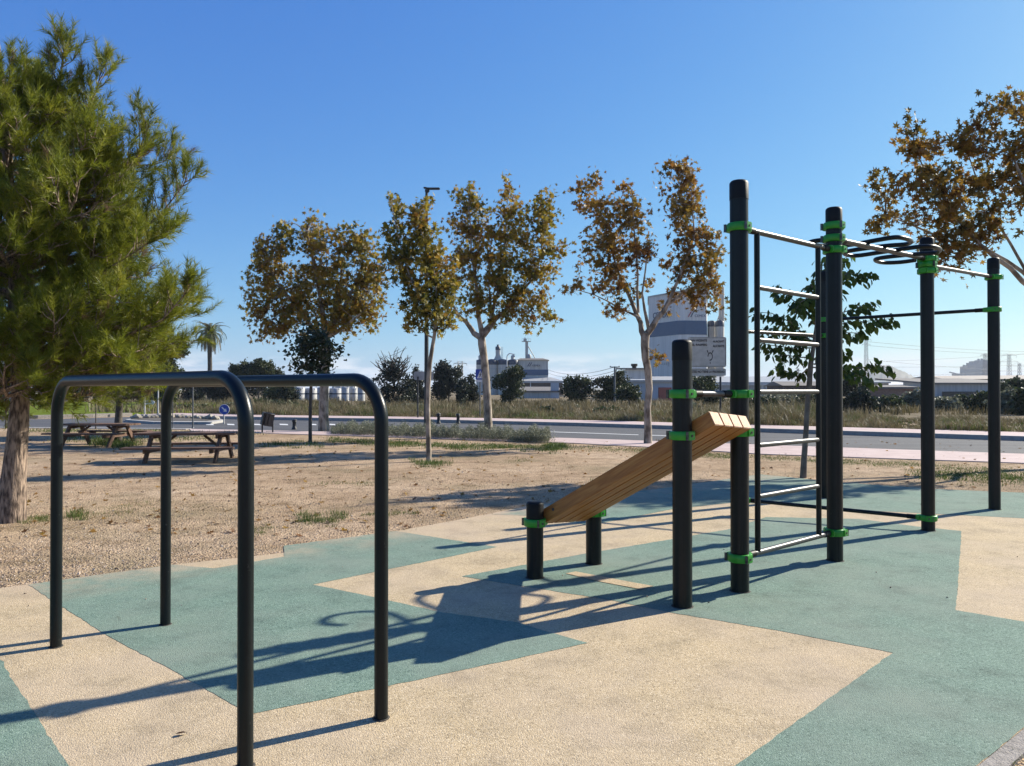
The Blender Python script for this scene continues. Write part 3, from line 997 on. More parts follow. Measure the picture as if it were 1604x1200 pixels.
crown_tree("plane_tree", "tall plane tree with forked pale trunk behind the grey green hedge, beside the pedestrian sign", "tree", b, b.y,
    [(765, 684, 7), (764, 640, 6.5), (761, 590, 6.2), (758, 560, 6), (755, 540, 6.5), (754, 528, 6)],
    [[(754, 530, 5), (738, 515, 4), (718, 495, 3), (705, 470, 1.5), (712, 400, .8)], [(755, 528, 5), (752, 508, 4), (748, 470, 2.6), (738, 400, 1.5), (735, 330, .6)],
     [(757, 525, 5.5), (775, 500, 4), (800, 475, 2.8), (840, 430, 1.6), (855, 350, .7)], [(768, 508, 3), (782, 450, 2), (792, 370, 1.2), (795, 300, .5)], [(755, 520, 3), (770, 505, 2), (765, 440, 1.4), (770, 370, .7)]],
    [(728, 305, 18, 18), (742, 325, 22, 24), (720, 345, 20, 16), (792, 300, 12, 16), (795, 325, 20, 25), (835, 335, 16, 18), (856, 320, 13, 20), (850, 350, 22, 25), (730, 380, 28, 34), (765, 375, 26, 36),
     (800, 380, 32, 42), (840, 385, 28, 34), (872, 390, 17, 18), (720, 425, 20, 30), (755, 430, 32, 38), (800, 435, 36, 38), (842, 430, 28, 30), (735, 475, 22, 22), (780, 482, 30, 26), (820, 475, 28, 25), (852, 475, 16, 16),
     (838, 498, 10, 9), (866, 497, 10, 5), (825, 510, 8, 7)],
    autumn, bark_plane, 13, dens=2.8, size=.20, tint0=.47, tvar=.2, sig=.15)
b = G(1015, 695)
crown_tree("plane_tree", "plane tree with rusty V shaped crown and crooked trunk before the white silo building", "tree", b, b.y,
    [(1016, 695, 7), (1015, 672, 6), (1014, 640, 5.5), (1017, 610, 5.5), (1015, 580, 5.8), (1011, 560, 6), (1010, 540, 6.5), (1011, 522, 7)],
    [[(1008, 525, 5), (1004, 505, 4), (990, 470, 3), (968, 420, 1.8), (940, 340, .9), (932, 290, .4)], [(1014, 522, 5.5), (1028, 500, 4.2), (1045, 475, 3.4), (1060, 440, 2.4), (1085, 370, 1.4), (1078, 280, .5)],
     [(1003, 500, 2.6), (985, 488, 1.6), (955, 470, 1.1), (905, 450, .6)], [(1000, 490, 2.4), (998, 430, 1.6), (990, 350, 1), (985, 300, .4)], [(1045, 478, 2.6), (1075, 455, 1.6), (1115, 440, .8)], [(1016, 515, 3), (1005, 460, 1.6), (1012, 400, 1)]],
    [(932, 285, 9, 16), (908, 296, 16, 13), (928, 312, 24, 20), (978, 298, 10, 16), (985, 318, 22, 18), (955, 340, 28, 22), (1000, 335, 22, 22), (938, 375, 26, 24), (975, 375, 32, 28), (1012, 370, 16, 22), (925, 402, 20, 16), (960, 410, 32, 24), (1000, 410, 26, 20),
     (1075, 265, 14, 16), (1045, 275, 14, 18), (1062, 295, 26, 24), (1085, 300, 18, 28), (1060, 335, 20, 26), (1085, 345, 24, 32), (1110, 375, 18, 24), (1068, 375, 20, 22), (1095, 405, 28, 26), (1125, 395, 13, 16), (1058, 410, 16, 18),
     (1075, 435, 30, 20), (1110, 435, 26, 16), (930, 440, 20, 11), (898, 447, 18, 10), (958, 448, 26, 16), (985, 455, 18, 16), (970, 485, 18, 18), (1075, 462, 24, 14), (1112, 462, 22, 18), (1015, 440, 12, 10), (1048, 480, 8, 14), (1122, 485, 10, 8), (1030, 560, 5, 3)],
    rust, bark_plane, 14, dens=2.5, size=.19, tint0=.46, tvar=.22, sig=.13)
b = Vector((11.3, 15.0, 0))
crown_tree("plane_tree", "rust brown plane tree leaning in from the right edge over the workout frame", "tree", b, 14.6,
    [(1735, 722, 13), (1722, 640, 11), (1705, 570, 10), (1690, 520, 10)],
    [[(1690, 522, 6), (1650, 480, 4.8), (1604, 440, 4), (1562, 402, 3.4), (1520, 360, 2.4), (1470, 300, 1.6), (1440, 230, .7)], [(1690, 520, 5), (1655, 470, 4), (1610, 425, 3.2), (1555, 388, 2.5), (1490, 370, 2), (1400, 330, .9)],
     [(1685, 520, 7), (1665, 440, 5), (1620, 350, 3.5), (1575, 250, 1.6)], [(1690, 520, 8), (1700, 430, 5), (1690, 320, 3), (1660, 220, 1)], [(1610, 430, 2.5), (1560, 330, 1.6), (1530, 230, .8)], [(1700, 520, 6), (1760, 440, 4), (1790, 340, 2)]],
    [(1428, 195, 12, 14), (1425, 218, 22, 16), (1452, 238, 30, 24), (1490, 225, 22, 18), (1520, 235, 26, 26), (1545, 165, 10, 10), (1540, 200, 24, 20), (1590, 165, 22, 20), (1565, 230, 26, 24), (1600, 215, 26, 26),
     (1375, 296, 24, 12), (1412, 292, 24, 18), (1450, 285, 32, 26), (1490, 285, 30, 30), (1530, 290, 30, 30), (1575, 285, 26, 26), (1605, 285, 22, 30), (1392, 345, 24, 13), (1428, 335, 28, 16), (1465, 335, 32, 24),
     (1510, 345, 34, 28), (1550, 345, 26, 26), (1580, 320, 18, 16), (1480, 380, 30, 20), (1520, 385, 26, 22), (1558, 365, 18, 16), (1480, 410, 18, 14), (1508, 418, 12, 12),
     (1645, 180, 34, 30), (1650, 250, 40, 40), (1650, 320, 30, 30), (1700, 210, 40, 40), (1720, 290, 44, 44), (1780, 250, 44, 44), (1800, 330, 44, 40)],
    rust, bark_plane, 15, dens=3.3, size=.185, tint0=.42, tvar=.22, sig=.13)

b = G(486, 692)
crown_tree("street_tree", "small very dark green tree on a thin dark stem before the leftmost plane tree", "tree", b, b.y,
    [(486, 692, 3), (486, 650, 2.6), (487, 610, 2.4), (489, 580, 2.2), (491, 560, 2)],
    [[(490, 565, 1.5), (475, 545, 1), (462, 535, .6)], [(491, 560, 1.5), (500, 535, 1)], [(490, 572, 1.2), (515, 555, .8), (530, 545, .5)]],
    [(470, 538, 15, 16), (492, 535, 22, 20), (515, 545, 18, 16), (528, 548, 9, 8), (480, 565, 18, 17), (500, 565, 18, 18), (512, 580, 8, 8), (466, 580, 9, 7), (463, 550, 8, 8), (505, 525, 14, 8), (498, 590, 8, 6)],
    dark_leaf, bark_dark, 21, dens=5.5, size=.12, template=OVAL, tint0=.35, tvar=.2, sig=.13, twig=.006)

# large-leaved young tree behind the ladder
def mulberry():
    rng = np.random.default_rng(31)
    b = G(1258, 748); d = b.y; k = d / F
    t = thing("street_tree", (b.x, b.y, 0), "young tree with big drooping green leaves behind the wall ladder", "tree")
    wb = MB()
    tp = [(1257, 750, 5.5), (1260, 715, 4.6), (1263, 670, 4), (1265, 630, 4), (1268, 600, 4.2), (1270, 570, 4), (1275, 540, 3), (1280, 500, 2.4), (1285, 450, 1.6), (1288, 410, .8)]
    pts = [at(u, v, d) for u, v, r in tp]; pts[0] = Vector((b.x, b.y, -.05))
    wb.path(pts, [r * k for *_, r in tp], 9)
    sprays = [[(1270, 575), (1258, 590), (1244, 578), (1236, 575)], [(1275, 545), (1245, 545), (1215, 540), (1195, 535)], [(1276, 540), (1240, 505), (1210, 490), (1178, 488)], [(1280, 510), (1250, 480), (1222, 462), (1205, 452)],
        [(1282, 500), (1262, 455), (1270, 420), (1280, 408)], [(1284, 470), (1310, 440), (1335, 425), (1362, 432), (1378, 428)], [(1284, 460), (1310, 425), (1330, 412), (1345, 410)], [(1280, 505), (1320, 490), (1360, 478), (1388, 470)],
        [(1280, 520), (1330, 505), (1380, 500), (1417, 495)], [(1278, 530), (1320, 520), (1350, 520), (1372, 522)], [(1272, 565), (1300, 555), (1330, 548), (1345, 552)], [(1270, 575), (1310, 580), (1350, 576), (1385, 572), (1408, 578)],
        [(1272, 570), (1300, 575), (1325, 588), (1340, 600)], [(1278, 535), (1235, 525), (1205, 515), (1182, 520)], [(1283, 480), (1255, 470), (1235, 480), (1220, 500)], [(1272, 560), (1250, 560), (1225, 556), (1210, 560)],
        [(1282, 495), (1300, 470), (1325, 455), (1345, 450)], [(1280, 500), (1298, 495), (1312, 480)], [(1278, 530), (1262, 520), (1255, 500)], [(1287, 430), (1300, 415), (1312, 408)]]
    P, R, Ti, Sz = [], [], [], []
    for sp in sprays:
        yo = rng.uniform(-.9, .9)
        q = [at(u, v, d) + Vector((0, yo * i / (len(sp) - 1), 0)) for i, (u, v) in enumerate(sp)]
        wb.path(q, [max(.004, .013 * (1 - i / len(q))) for i in range(len(q))], 5)
        for i in range(len(q) - 1):
            n = int((q[i + 1] - q[i]).length / .014) + 1
            for j in range(n):
                if i == 0 and j < n * .35: continue
                p = q[i].lerp(q[i + 1], (j + rng.random()) / n)
                along = (q[i + 1] - q[i]).normalized(); p = p + Vector(rng.normal(size=3) * .05)
                sd = along.cross(Vector((0, 0, 1))).normalized() * (1 if rng.random() < .5 else -1)
                # leaf hangs: its long axis points outward and down
                lx = (sd * rng.uniform(.3, 1) + along * rng.uniform(-.2, .8) + Vector((0, 0, -rng.uniform(.5, 1.4)))).normalized()
                r_ = Vector(rng.normal(size=3)); lz = (r_ + Vector((0, 0, .6)) - lx * (r_ + Vector((0, 0, .6))).dot(lx)).normalized()
                ly = lz.cross(lx)
                s_ = rng.uniform(.09, .165)
                P.append(np.array(p + lx * s_ * .55)); R.append(np.array([list(lx), list(ly), list(lz)]).T); Ti.append(.45 + rng.normal() * .25); Sz.append(s_)
    wb.build("trunk", [mat('young_bark', (.12, .095, .07), (.20, .165, .125), 9, .9, bump=.4)], t)
    leaves("crown", np.array(P), np.array(Sz), np.array(R), np.array(Ti), broad_leaf, t, OVAL)
mulberry()

# ---- pines
def pine(name, label, base, top_z, trunk_pts, prof, low_z, seed, nbr, explicit=(), r0=.11, nl=.10, density=1.0, seg_shoot=.085, bark=None):
    rng = np.random.default_rng(seed)
    t = thing(name, (base.x, base.y, 0), label, "tree")
    wb = MB()
    wb.path(trunk_pts, [r0 * (1 - .86 * i / (len(trunk_pts) - 1)) * (1.18 if i == 0 else 1) for i in range(len(trunk_pts))], 14)
    def on_trunk(z):
        for a, b_ in zip(trunk_pts, trunk_pts[1:]):
            if a.z <= z <= b_.z: return a.lerp(b_, (z - a.z) / (b_.z - a.z))
        return trunk_pts[-1].copy()
    shoots = []
    def limb(pts, r, lev):
        wb.path(pts, [max(.003, r * (1 - .8 * i / (len(pts) - 1))) for i in range(len(pts))], 6 if lev == 0 else 4, caps=False)
    def curve(a, az, ln, rise, droop, n=6):
        pts = [a]; p = a.copy()
        for i in range(n):
            f = (i + .5) / n
            el = droop + (rise - droop) * f ** 1.5
            dv = Vector((math.cos(az) * math.cos(el), math.sin(az) * math.cos(el), math.sin(el)))
            p = p + dv * ln / n + Vector(rng.normal(size=3) * ln * .012)
            az += rng.normal() * .07
            pts.append(p.copy())
        return pts
    def dress(pts, start, ln):
        # side branchlets carrying needle shoots
        L = sum((pts[i + 1] - pts[i]).length for i in range(len(pts) - 1))
        n = max(4, int(L / .095 * density))
        for j in range(n):
            f = start + (1 - start) * (j + rng.random()) / n
            x = f * (len(pts) - 1); i = min(int(x), len(pts) - 2)
            p = pts[i].lerp(pts[i + 1], x - i)
            d = (pts[i + 1] - pts[i]).normalized()
            sd = Vector(rng.normal(size=3)); sd = (sd - d * sd.dot(d)).normalized()
            l2 = ln * rng.uniform(.5, 1.15) * (1.15 - .55 * f)
            dv = (d * rng.uniform(.5, 1.1) + sd * .9 + Vector((0, 0, rng.uniform(-.05, .75)))).normalized()
            q1 = p + dv * l2 * .55
            q2 = q1 + (dv + Vector((0, 0, .55))).normalized() * l2 * .45
            limb([p, q1, q2], .0065, 1)
            m_ = max(2, int(l2 / seg_shoot))
            for s_ in range(m_):
                g = .35 + .65 * (s_ + rng.random() * .8) / m_
                c = p.lerp(q1, g / .55) if g < .55 else q1.lerp(q2, (g - .55) / .45)
                e = (dv * .8 + Vector(rng.normal(size=3)) * .45 + Vector((0, 0, .5))).normalized()
                shoots.append((c, e, rng.uniform(.09, .17)))
            shoots.append((q2, ((q2 - q1).normalized() + Vector((0, 0, .35))).normalized(), rng.uniform(.13, .22)))
        shoots.append((pts[-1], (pts[-1] - pts[-2]).normalized(), .22))
    for bi in range(nbr):
        z = low_z + (top_z - low_z) * (bi + rng.random()) / nbr
        f = (z - low_z) / (top_z - low_z)
        az = bi * 2.399 + rng.normal() * .3
        ln = np.interp(f, *prof) * rng.uniform(.72, 1.08)
        pts = curve(on_trunk(z - ln * .12), az, ln, .75, .1 + .35 * f - (.25 if f < .25 else 0))
        limb(pts, .012 + .014 * ln, 0)
        dress(pts, .10, .26 + .16 * ln)
        for _ in range(int(1.6 * ln) + 1):
            i = rng.integers(2, 5)
            p2 = curve(pts[i], az + rng.choice((-1, 1)) * rng.uniform(.35, .9), ln * rng.uniform(.3, .55), .8, .15, 5)
            limb(p2, .012, 1); dress(p2, .2, .24 + .1 * ln)
    for uvs, dy in explicit:
        pts = []
        for i, (u, v) in enumerate(uvs):
            y = base.y + dy * i / (len(uvs) - 1)
            pts.append(at(u, v, y))
        limb(pts, .018, 0); dress(pts, .3, .34)
    dress([on_trunk(top_z - .7), on_trunk(top_z - .3), on_trunk(top_z)], 0, .35)
    wb.build("trunk", [bark or bark_pine], t)
    # needles
    ns = 46
    C = np.array([list(c) for c, e, l in shoots]); E = np.array([list(e) for c, e, l in shoots]); Ls = np.array([l for *_, l in shoots])
    n = len(C)
    f = rng.random((n, ns)) ** .8
    pos = C[:, None] + E[:, None] * (f * Ls[:, None])[..., None]
    rv = rng.normal(size=(n, ns, 3)); rv -= E[:, None] * np.sum(rv * E[:, None], 2, keepdims=True); rv /= np.linalg.norm(rv, axis=2, keepdims=True)
    dv = E[:, None] * rng.uniform(.45, 1.0, (n, ns, 1)) + rv * rng.uniform(.35, .8, (n, ns, 1)); dv /= np.linalg.norm(dv, axis=2, keepdims=True)
    w = np.cross(dv, rng.normal(size=(n, ns, 3))); w /= np.linalg.norm(w, axis=2, keepdims=True)
    ll = nl * rng.uniform(.65, 1.1, (n, ns, 1))
    wdt = .0025 * nl / .10
    V = np.stack([pos - w * wdt, pos + w * wdt, pos + dv * ll], 2).reshape(-1, 3)
    T = np.arange(len(V)).reshape(-1, 3)
    st = np.clip(.48 + rng.normal(size=(n, 1)) * .16 + rng.normal(size=(n, ns)) * .10, 0, .93)
    dead = rng.random(n) < .02
    st[dead] = 1.0
    raw_mesh("crown", V, T, needle, np.repeat(st.reshape(-1), 3), t)
    print(name, "shoots", n)
    return t

b = G(16, 816)
pine("pine_tree", "big bright green pine with long needles and scaly trunk filling the left edge", b, 4.75,
     [Vector((b.x, b.y, -.08)), at(22, 740, b.y), at(28, 680, b.y), at(32, 620, b.y + .02), at(28, 520, b.y + .05), at(22, 400, b.y + .05), at(12, 250, b.y), at(2, 130, b.y), at(-4, 60, b.y)],
     ([0, .12, .3, .5, .66, .8, .92, 1], [1.35, 1.55, 1.62, 1.5, 1.22, .88, .52, .2]), 1.42, 41, 86,
     explicit=[([(35, 560), (120, 545), (210, 520), (255, 500), (282, 470), (298, 450)], -.3), ([(30, 480), (110, 440), (200, 380), (250, 338), (280, 300), (294, 280)], .1),
               ([(30, 430), (110, 360), (180, 290), (218, 240), (230, 195)], -.2), ([(25, 330), (80, 260), (130, 190), (152, 140), (159, 108)], .1), ([(22, 300), (60, 220), (90, 140), (98, 100), (101, 78)], -.2),
               ([(30, 590), (90, 590), (150, 585), (200, 590), (235, 600)], -.4), ([(30, 560), (100, 530), (170, 510), (230, 520), (262, 505)], .4), ([(30, 500), (120, 450), (200, 402), (268, 358)], -.5),
               ([(25, 380), (110, 320), (190, 260), (240, 258), (280, 246)], .5), ([(30, 585), (70, 610), (110, 625), (140, 628)], -.2), ([(25, 400), (70, 300), (120, 240), (150, 210)], -.6), ([(32, 575), (10, 600), (-20, 612)], -.5), ([(32, 570), (50, 600), (66, 618)], -.7), ([(32, 590), (20, 606), (4, 618)], .3),
               ([(30, 540), (80, 500), (150, 470), (190, 460)], -.7), ([(30, 580), (80, 560), (140, 550), (190, 560)], -.6)],
     r0=.128, nl=.115, density=1.08)
b = G(184, 694)
pine("pine_tree", "smaller pine with a dark stem behind the far picnic table, under the big pine's branches", b, 3.3,
     [Vector((b.x, b.y, -.06)), at(186, 650, b.y), at(188, 610, b.y), at(195, 560, b.y), at(205, 510, b.y), at(210, 490, b.y)],
     ([0, .3, .6, 1], [1.4, 1.5, 1.15, .4]), 1.25, 43, 26, r0=.105, nl=.13, density=1.0, seg_shoot=.11, bark=bark_dark)

# ---- palm
def palm():
    rng = np.random.default_rng(9)
    d = 105.0
    c = at(328, 521, d)
    t = thing("palm_tree", (c.x, c.y, 0), "tall date palm standing alone above the trees on the left horizon", "palm")
    m = MB(); m.path([Vector((c.x, c.y, 0)), Vector((c.x + .1, c.y, c.z * .5)), c + Vector((0, 0, -.3)), c + Vector((0, 0, .2))], [.34, .30, .30, .42], 9)
    m.build("trunk", [bark_dark], t)
    V, T, Ti = [], [], []
    fr = MB()
    for i in range(46):
        az = i * 2.399
        el0 = math.radians(86 - 118 * (i / 46.0)) + rng.normal() * .08
        L = rng.uniform(2.5, 3.3)
        p = np.array(c); el = el0; pts = [p.copy()]
        for s_ in range(9):
            el -= .14 + .03 * s_ * (0.4 if el0 > 1 else 1) * (1 if el > -1.2 else 0)
            el = max(el, -1.45)
            p = p + np.array([math.cos(az) * math.cos(el), math.sin(az) * math.cos(el), math.sin(el)]) * L / 9
            pts.append(p.copy())
        fr.path([Vector(q) for q in pts], [.035 * (1 - .08 * j) for j in range(10)], 4, caps=False)
        sd = np.array([-math.sin(az), math.cos(az), 0])
        tint = .15 + .8 * (1 - i / 46) if i < 34 else 1.0
        for s_ in range(44):
            f = .08 + .9 * s_ / 44
            x = f * 9; j = min(int(x), 8)
            q = pts[j] + (pts[j + 1] - pts[j]) * (x - j)
            along = pts[j + 1] - pts[j]; along /= np.linalg.norm(along)
            for sg in (1, -1):
                ln = .62 * math.sin(math.pi * (.12 + .84 * f)) ** .6
                tip = q + (sd * sg * .75 + along * .75 + np.array([0, 0, -.22])) * ln * .8
                k = len(V)
                V += [q - along * .035, q + along * .035, tip]; T.append((k, k + 1, k + 2)); Ti += [tint + rng.normal() * .06] * 3
    fr.build("frond_rib", [mat("palm_rib", (.10, .09, .04), (.14, .11, .06), 5)], t)
    pm = leaf_mat("palm_fronds", [(0, (.03, .05, .02)), (.6, (.06, .08, .03)), (.9, (.08, .085, .04)), (1, (.14, .105, .06))], .2)
    raw_mesh("crown", V, T, pm, np.array(Ti), t)
palm()

# ---- trees beyond the road
def far_tree(label, u, vt, hw, d, seed, shape="round", m_=None, name="distant_tree", vb=None, tint=.45, ts=None, dens=1.0, tr=1.5, stem=.2):
    rng = np.random.default_rng(seed)
    vg = 610 + 1685.6 / d
    hgt = vg - vt
    blobs = []
    if shape == "cone":
        for i in range(9):
            f = i / 8
            blobs.append((u + rng.normal() * hw * .08, vt + hgt * (.06 + .86 * f), hw * (.12 + .85 * f), hgt * .09))
    elif shape == "dome":
        for i in range(16):
            a = rng.uniform(-1, 1); f = rng.random()
            blobs.append((u + a * hw * .82, vt + hgt * (.10 + .34 * f + .32 * a * a), hw * .26, hgt * .10))
    else:
        for i in range(16):
            a, f = rng.uniform(-1, 1), rng.random()
            w = math.sin(math.pi * (.18 + .7 * f)) ** .7
            blobs.append((u + a * hw * .74 * w, vt + hgt * (.10 + (.78 - stem * .5) * f), hw * rng.uniform(.2, .36), hgt * rng.uniform(.09, .16)))
    b = at(u, vg, d); b.z = 0
    k = d / F
    sc = ts or max(.30, 4.2 * k)
    return crown_tree(name, label, "tree", b, d, [(u, vg, tr), (u, vg - hgt * .25, tr * .8), (u, vt + hgt * .5, tr * .6), (u, vt + hgt * .2, tr * .3)], [[(u, vt + hgt * .6, tr * .5), (u - hw * .4, vt + hgt * .35, .4)], [(u, vt + hgt * .6, tr * .5), (u + hw * .4, vt + hgt * .32, .4)]],
                      blobs, m_ or far_green, bark_dark, seed, dens=dens * 3.4 * (14 * k) ** -.9 * .5 / max(.5, (sc / .5)) , size=sc, template=TUFT, depth=1.0, per=10, sig=sc * .62, twig=0, tint0=tint, tvar=.28, sides=6, spread=.15)

far_tree("dome shaped stone pine with dark rounded crown right of the palm", 405, 546, 46, 82, 61, "dome", far_green, tint=.42)
far_tree("light green bushy tree at the foot of the dome shaped pine", 437, 598, 26, 74, 62, "round", far_green, tint=.75, stem=0)
far_tree("olive green leafy tree just right of the big pine's lower branches", 262, 530, 44, 66, 63, "round", far_green, tint=.6, stem=0)
far_tree("dark thicket tree beyond the traffic island behind the bent bar", 345, 588, 42, 86, 64, "round", far_dark, tint=.4, stem=0)
far_tree("dark tree beyond the lawn seen between the dip bar uprights", 220, 570, 55, 90, 65, "round", far_dark, tint=.35, stem=0)
far_tree("shadowy tree at the top of the lawn beside the pine trunk", 112, 560, 52, 84, 66, "round", far_dark, tint=.35, stem=0)
far_tree("broad dark tree behind the traffic island rocks", 292, 588, 46, 98, 92, "round", far_dark, tint=.45, stem=0)
far_tree("dark tree behind the wide olive bush left of the tanks", 388, 598, 44, 104, 93, "round", far_dark, tint=.5, stem=0)
far_tree("dark tree between the smaller pine and the lawn", 165, 588, 40, 100, 94, "round", far_dark, tint=.4, stem=0)
far_tree("dark tree at the far left edge above the lawn", -20, 575, 48, 95, 67, "round", far_dark, tint=.4, stem=0)
far_tree("thin dark shrub like tree left of the white tanks", 452, 600, 16, 70, 68, "round", far_dark, tint=.5, stem=0)
far_tree("dark pine behind the blank sign plate", 652, 577, 26, 78, 69, "cone", far_dark, tint=.35)
far_tree("tall dense dark pine between the slim plane trunk and the crossing sign", 703, 566, 34, 74, 70, "round", far_dark, tint=.5, stem=0)
far_tree("narrow dark cypress just left of the crossing sign", 738, 586, 17, 72, 71, "cone", far_dark, tint=.35)
far_tree("ragged half bare tree above the dry grass near the crossing sign", 722, 590, 12, 70, 78, "round", far_dark, tint=.6, stem=0)
far_tree("bushy green pine in front of the cement works, right of the pale forked trunk", 799, 575, 25, 70, 72, "round", far_green, tint=.5)
far_tree("rounded green tree left of the utility pole", 905, 592, 28, 72, 73, "round", far_green, tint=.4)
far_tree("taller rounded green tree at the utility pole, beside the blue shed", 952, 581, 36, 72, 74, "round", far_green, tint=.42)
far_tree("low green tree on the right of the utility pole touching the blue shed", 985, 604, 17, 66, 79, "round", far_green, tint=.38)
far_tree("green tree behind the destination sign posts", 1105, 590, 24, 62, 75, "round", far_green, tint=.5)
far_tree("dark tree right behind the tall twin posts, left of the low hill", 1335, 588, 26, 66, 76, "round", far_dark, tint=.5, stem=0)
far_tree("green bushy tree beside the outermost post before the pale roofed warehouse", 1588, 588, 30, 60, 77, "round", far_green, tint=.5, stem=0)

def twiggy():
    rng = np.random.default_rng(88)
    d = 66.0; u, vt, vb = 617, 545, 610 + 1685.6 / 66
    b = at(u, vb, d); b.z = 0
    t = crown_tree("distant_tree", "half dead dark tree with bare twigs above its crown, right of the white tanks", "tree", b, d,
        [(u, vb, 2.6), (u, 610, 2.2), (u + 1, 580, 1.6)], [], [(u, 575, 14, 14), (u - 12, 600, 26, 14), (u + 12, 600, 26, 15), (u, 620, 34, 18), (u - 18, 622, 20, 14), (u + 22, 622, 18, 14)],
        far_dark, bark_dark, 88, dens=.9, size=.30, template=TUFT, per=9, sig=.2, twig=0, tint0=.4, tvar=.3, sides=6)
    m = MB()
    for i in range(46):
        a = rng.uniform(-1.25, 1.25); L = rng.uniform(22, 44)
        u0, v0 = u + rng.normal() * 6, 592 + rng.normal() * 7
        pts = [at(u0, v0, d)]
        for s_ in range(4):
            a += rng.normal() * .16
            u0 += math.sin(a) * L / 4; v0 -= math.cos(a) * L / 4
            p = at(u0, v0, d); p.y += rng.normal() * .3
            pts.append(p)
        m.path(pts, [.07, .055, .04, .03, .018], 4, caps=False)
        for _ in range(3):
            j = rng.integers(1, 4); p = pts[j]
            m.path([p, p + Vector((rng.normal() * .45, rng.normal() * .3, rng.uniform(.1, .6)))], [.025, .012], 3, caps=False)
    m.build("bare_branches", [bark_dark], t)
twiggy()

# ------------------------------------------------------------------ industrial buildings beyond the field
clad = mat("white_cladding", (.52, .505, .475), (.66, .645, .61), 1.2, .6, stretch=(3, 3, .12), detail=8)
band_blue = mat("blue_band", (.038, .082, .15), (.048, .098, .175), 5, .5)
band_navy = mat("navy_band", (.012, .022, .045), (.02, .032, .06), 5, .5)
silo_c = mat("silo_concrete", (.42, .39, .335), (.58, .545, .48), 1.5, .85, stretch=(2, 2, .15), detail=8)
metal_roof = mat("sheet_roof", (.30, .30, .29), (.38, .38, .37), 4, .5)
roof_brown = mat("brown_roof", (.13, .115, .10), (.18, .16, .14), 4, .8)
grey_wall = mat("grey_wall", (.34, .335, .325), (.43, .425, .41), 1.2, .8, stretch=(3, 3, .15), detail=8)
bluegrey = mat("blue_grey_sheet", (.30, .34, .40), (.38, .42, .47), 3, .6, stretch=(10, 10, .3))
dark_brick = mat("dark_brick", (.075, .05, .042), (.11, .075, .06), 5, .9)
red_door_m = mat("red_door", (.24, .055, .04), (.29, .075, .05), 5, .6)
tan_wall = mat("tan_wall", (.36, .31, .25), (.43, .38, .31), 4, .85)
navy_ink = mat("navy_lettering", (.008, .012, .04), (.01, .016, .05), 5, .6)
red_ink = mat("red_stripe", (.36, .02, .03), (.42, .03, .04), 5, .6)
glass_dark = mat("dark_opening", (.01, .011, .012), (.02, .02, .022), 5, .3)
haze_grey = mat("works_grey", (.09, .09, .10), (.14, .14, .15), .05, .9)

def rect(u0, u1, d, dep, skew=0.0):
    a, b = at(u0, 610, d), at(u1, 610, d + skew)
    return [(a.x, a.y), (b.x, b.y), (b.x + .02 * dep, b.y + dep), (a.x + .02 * dep, a.y + dep)]
def grow(poly, e):
    cx = sum(p[0] for p in poly) / len(poly); cy = sum(p[1] for p in poly) / len(poly)
    return [(x + (e if x > cx else -e), y + (e if y > cy else -e)) for x, y in poly]
def ctr(poly):
    return (sum(p[0] for p in poly) / len(poly), sum(p[1] for p in poly) / len(poly), 0)
def block(name, m, parent, poly, z0, z1):
    q = MB(); q.prism(poly, z0, z1); return q.build(name, [m], parent)

def logo(parent, u, v, d, w, red=True, right=(1, 0, 0)):
    """two leaning strokes and the works' name"""
    k = d / F
    p = at(u, v, d)
    r = Vector(right).normalized(); up = Vector((0, 0, 1)); n = r.cross(up)
    q = MB()
    def stroke(x, mi):
        hh, ww, ln = .155 * w, .055 * w, .17 * w
        c = [(x, -hh), (x + ww, -hh), (x + ww + ln, hh), (x + ln, hh)]
        q.add([p + r * a + up * b + n * .12 for a, b in c], [(0, 1, 2, 3)], mi)
    stroke(-.5 * w, 0); stroke(-.36 * w, 1)
    q.build("logo_stripes", [red_ink if red else navy_ink, navy_ink], parent)
    text_mesh("lettering", "CEMEX", .2 * w, navy_ink, parent, p + r * (.20 * w) - up * .09 * w + n * .12, r, up, width=.62 * w, ext=.03)

# big white silo tower with the blue band
D0 = 170.0
t = thing("silo_building", (*(at(1068, 610, D0 + 8).xy), 0), "tall white silo building with a wide blue band behind the crooked plane tree", "building")
pc_ = [at(1016, 610, 180).xy, at(1062, 610, 170.6).xy, at(1074, 610, 170).xy, at(1107, 610, 171).xy, at(1108, 610, 189).xy, at(1016, 610, 196).xy]
pc_ = [(p.x, p.y) for p in pc_]
zr_, zb1, zb0 = zat(458, D0), zat(502, D0), zat(524, D0)
block("wall", clad, t, pc_, 0, zb0)
block("blue_band", band_blue, t, grow(pc_, .05), zb0, zb1)
block("upper_wall", clad, t, pc_, zb1, zr_)
block("roof_edge", metal_roof, t, grow(pc_, .18), zr_, zr_ + .35)
logo(t, 1091, 492.5, 169.9, 28 * D0 / F)
a_, b_ = at(1018, 610, 179.4), at(1060, 610, 170.9)
rt = Vector((b_.x - a_.x, b_.y - a_.y, 0)).normalized()
pm_ = at(1036, 494, 175.6)
text_mesh("lettering", "CEMEX", 2.0, navy_ink, t, pm_ + Vector((rt.y, -rt.x, 0)) * .3, rt, (0, 0, 1), width=5.4, ext=.03)
q = MB()
for i in range(7):                       # row of small grey blocks standing in for illegible lettering low on the wall
    p = at(1030 + i * 2.9, 570, 177.2 - i * .62)
    q.box(p + Vector((rt.y, -rt.x, 0)) * .1, (.26, .1, .5 if i != 6 else 1.2), rz=math.atan2(rt.y, rt.x))
q.build("lettering_blocks", [grey_wall], t)
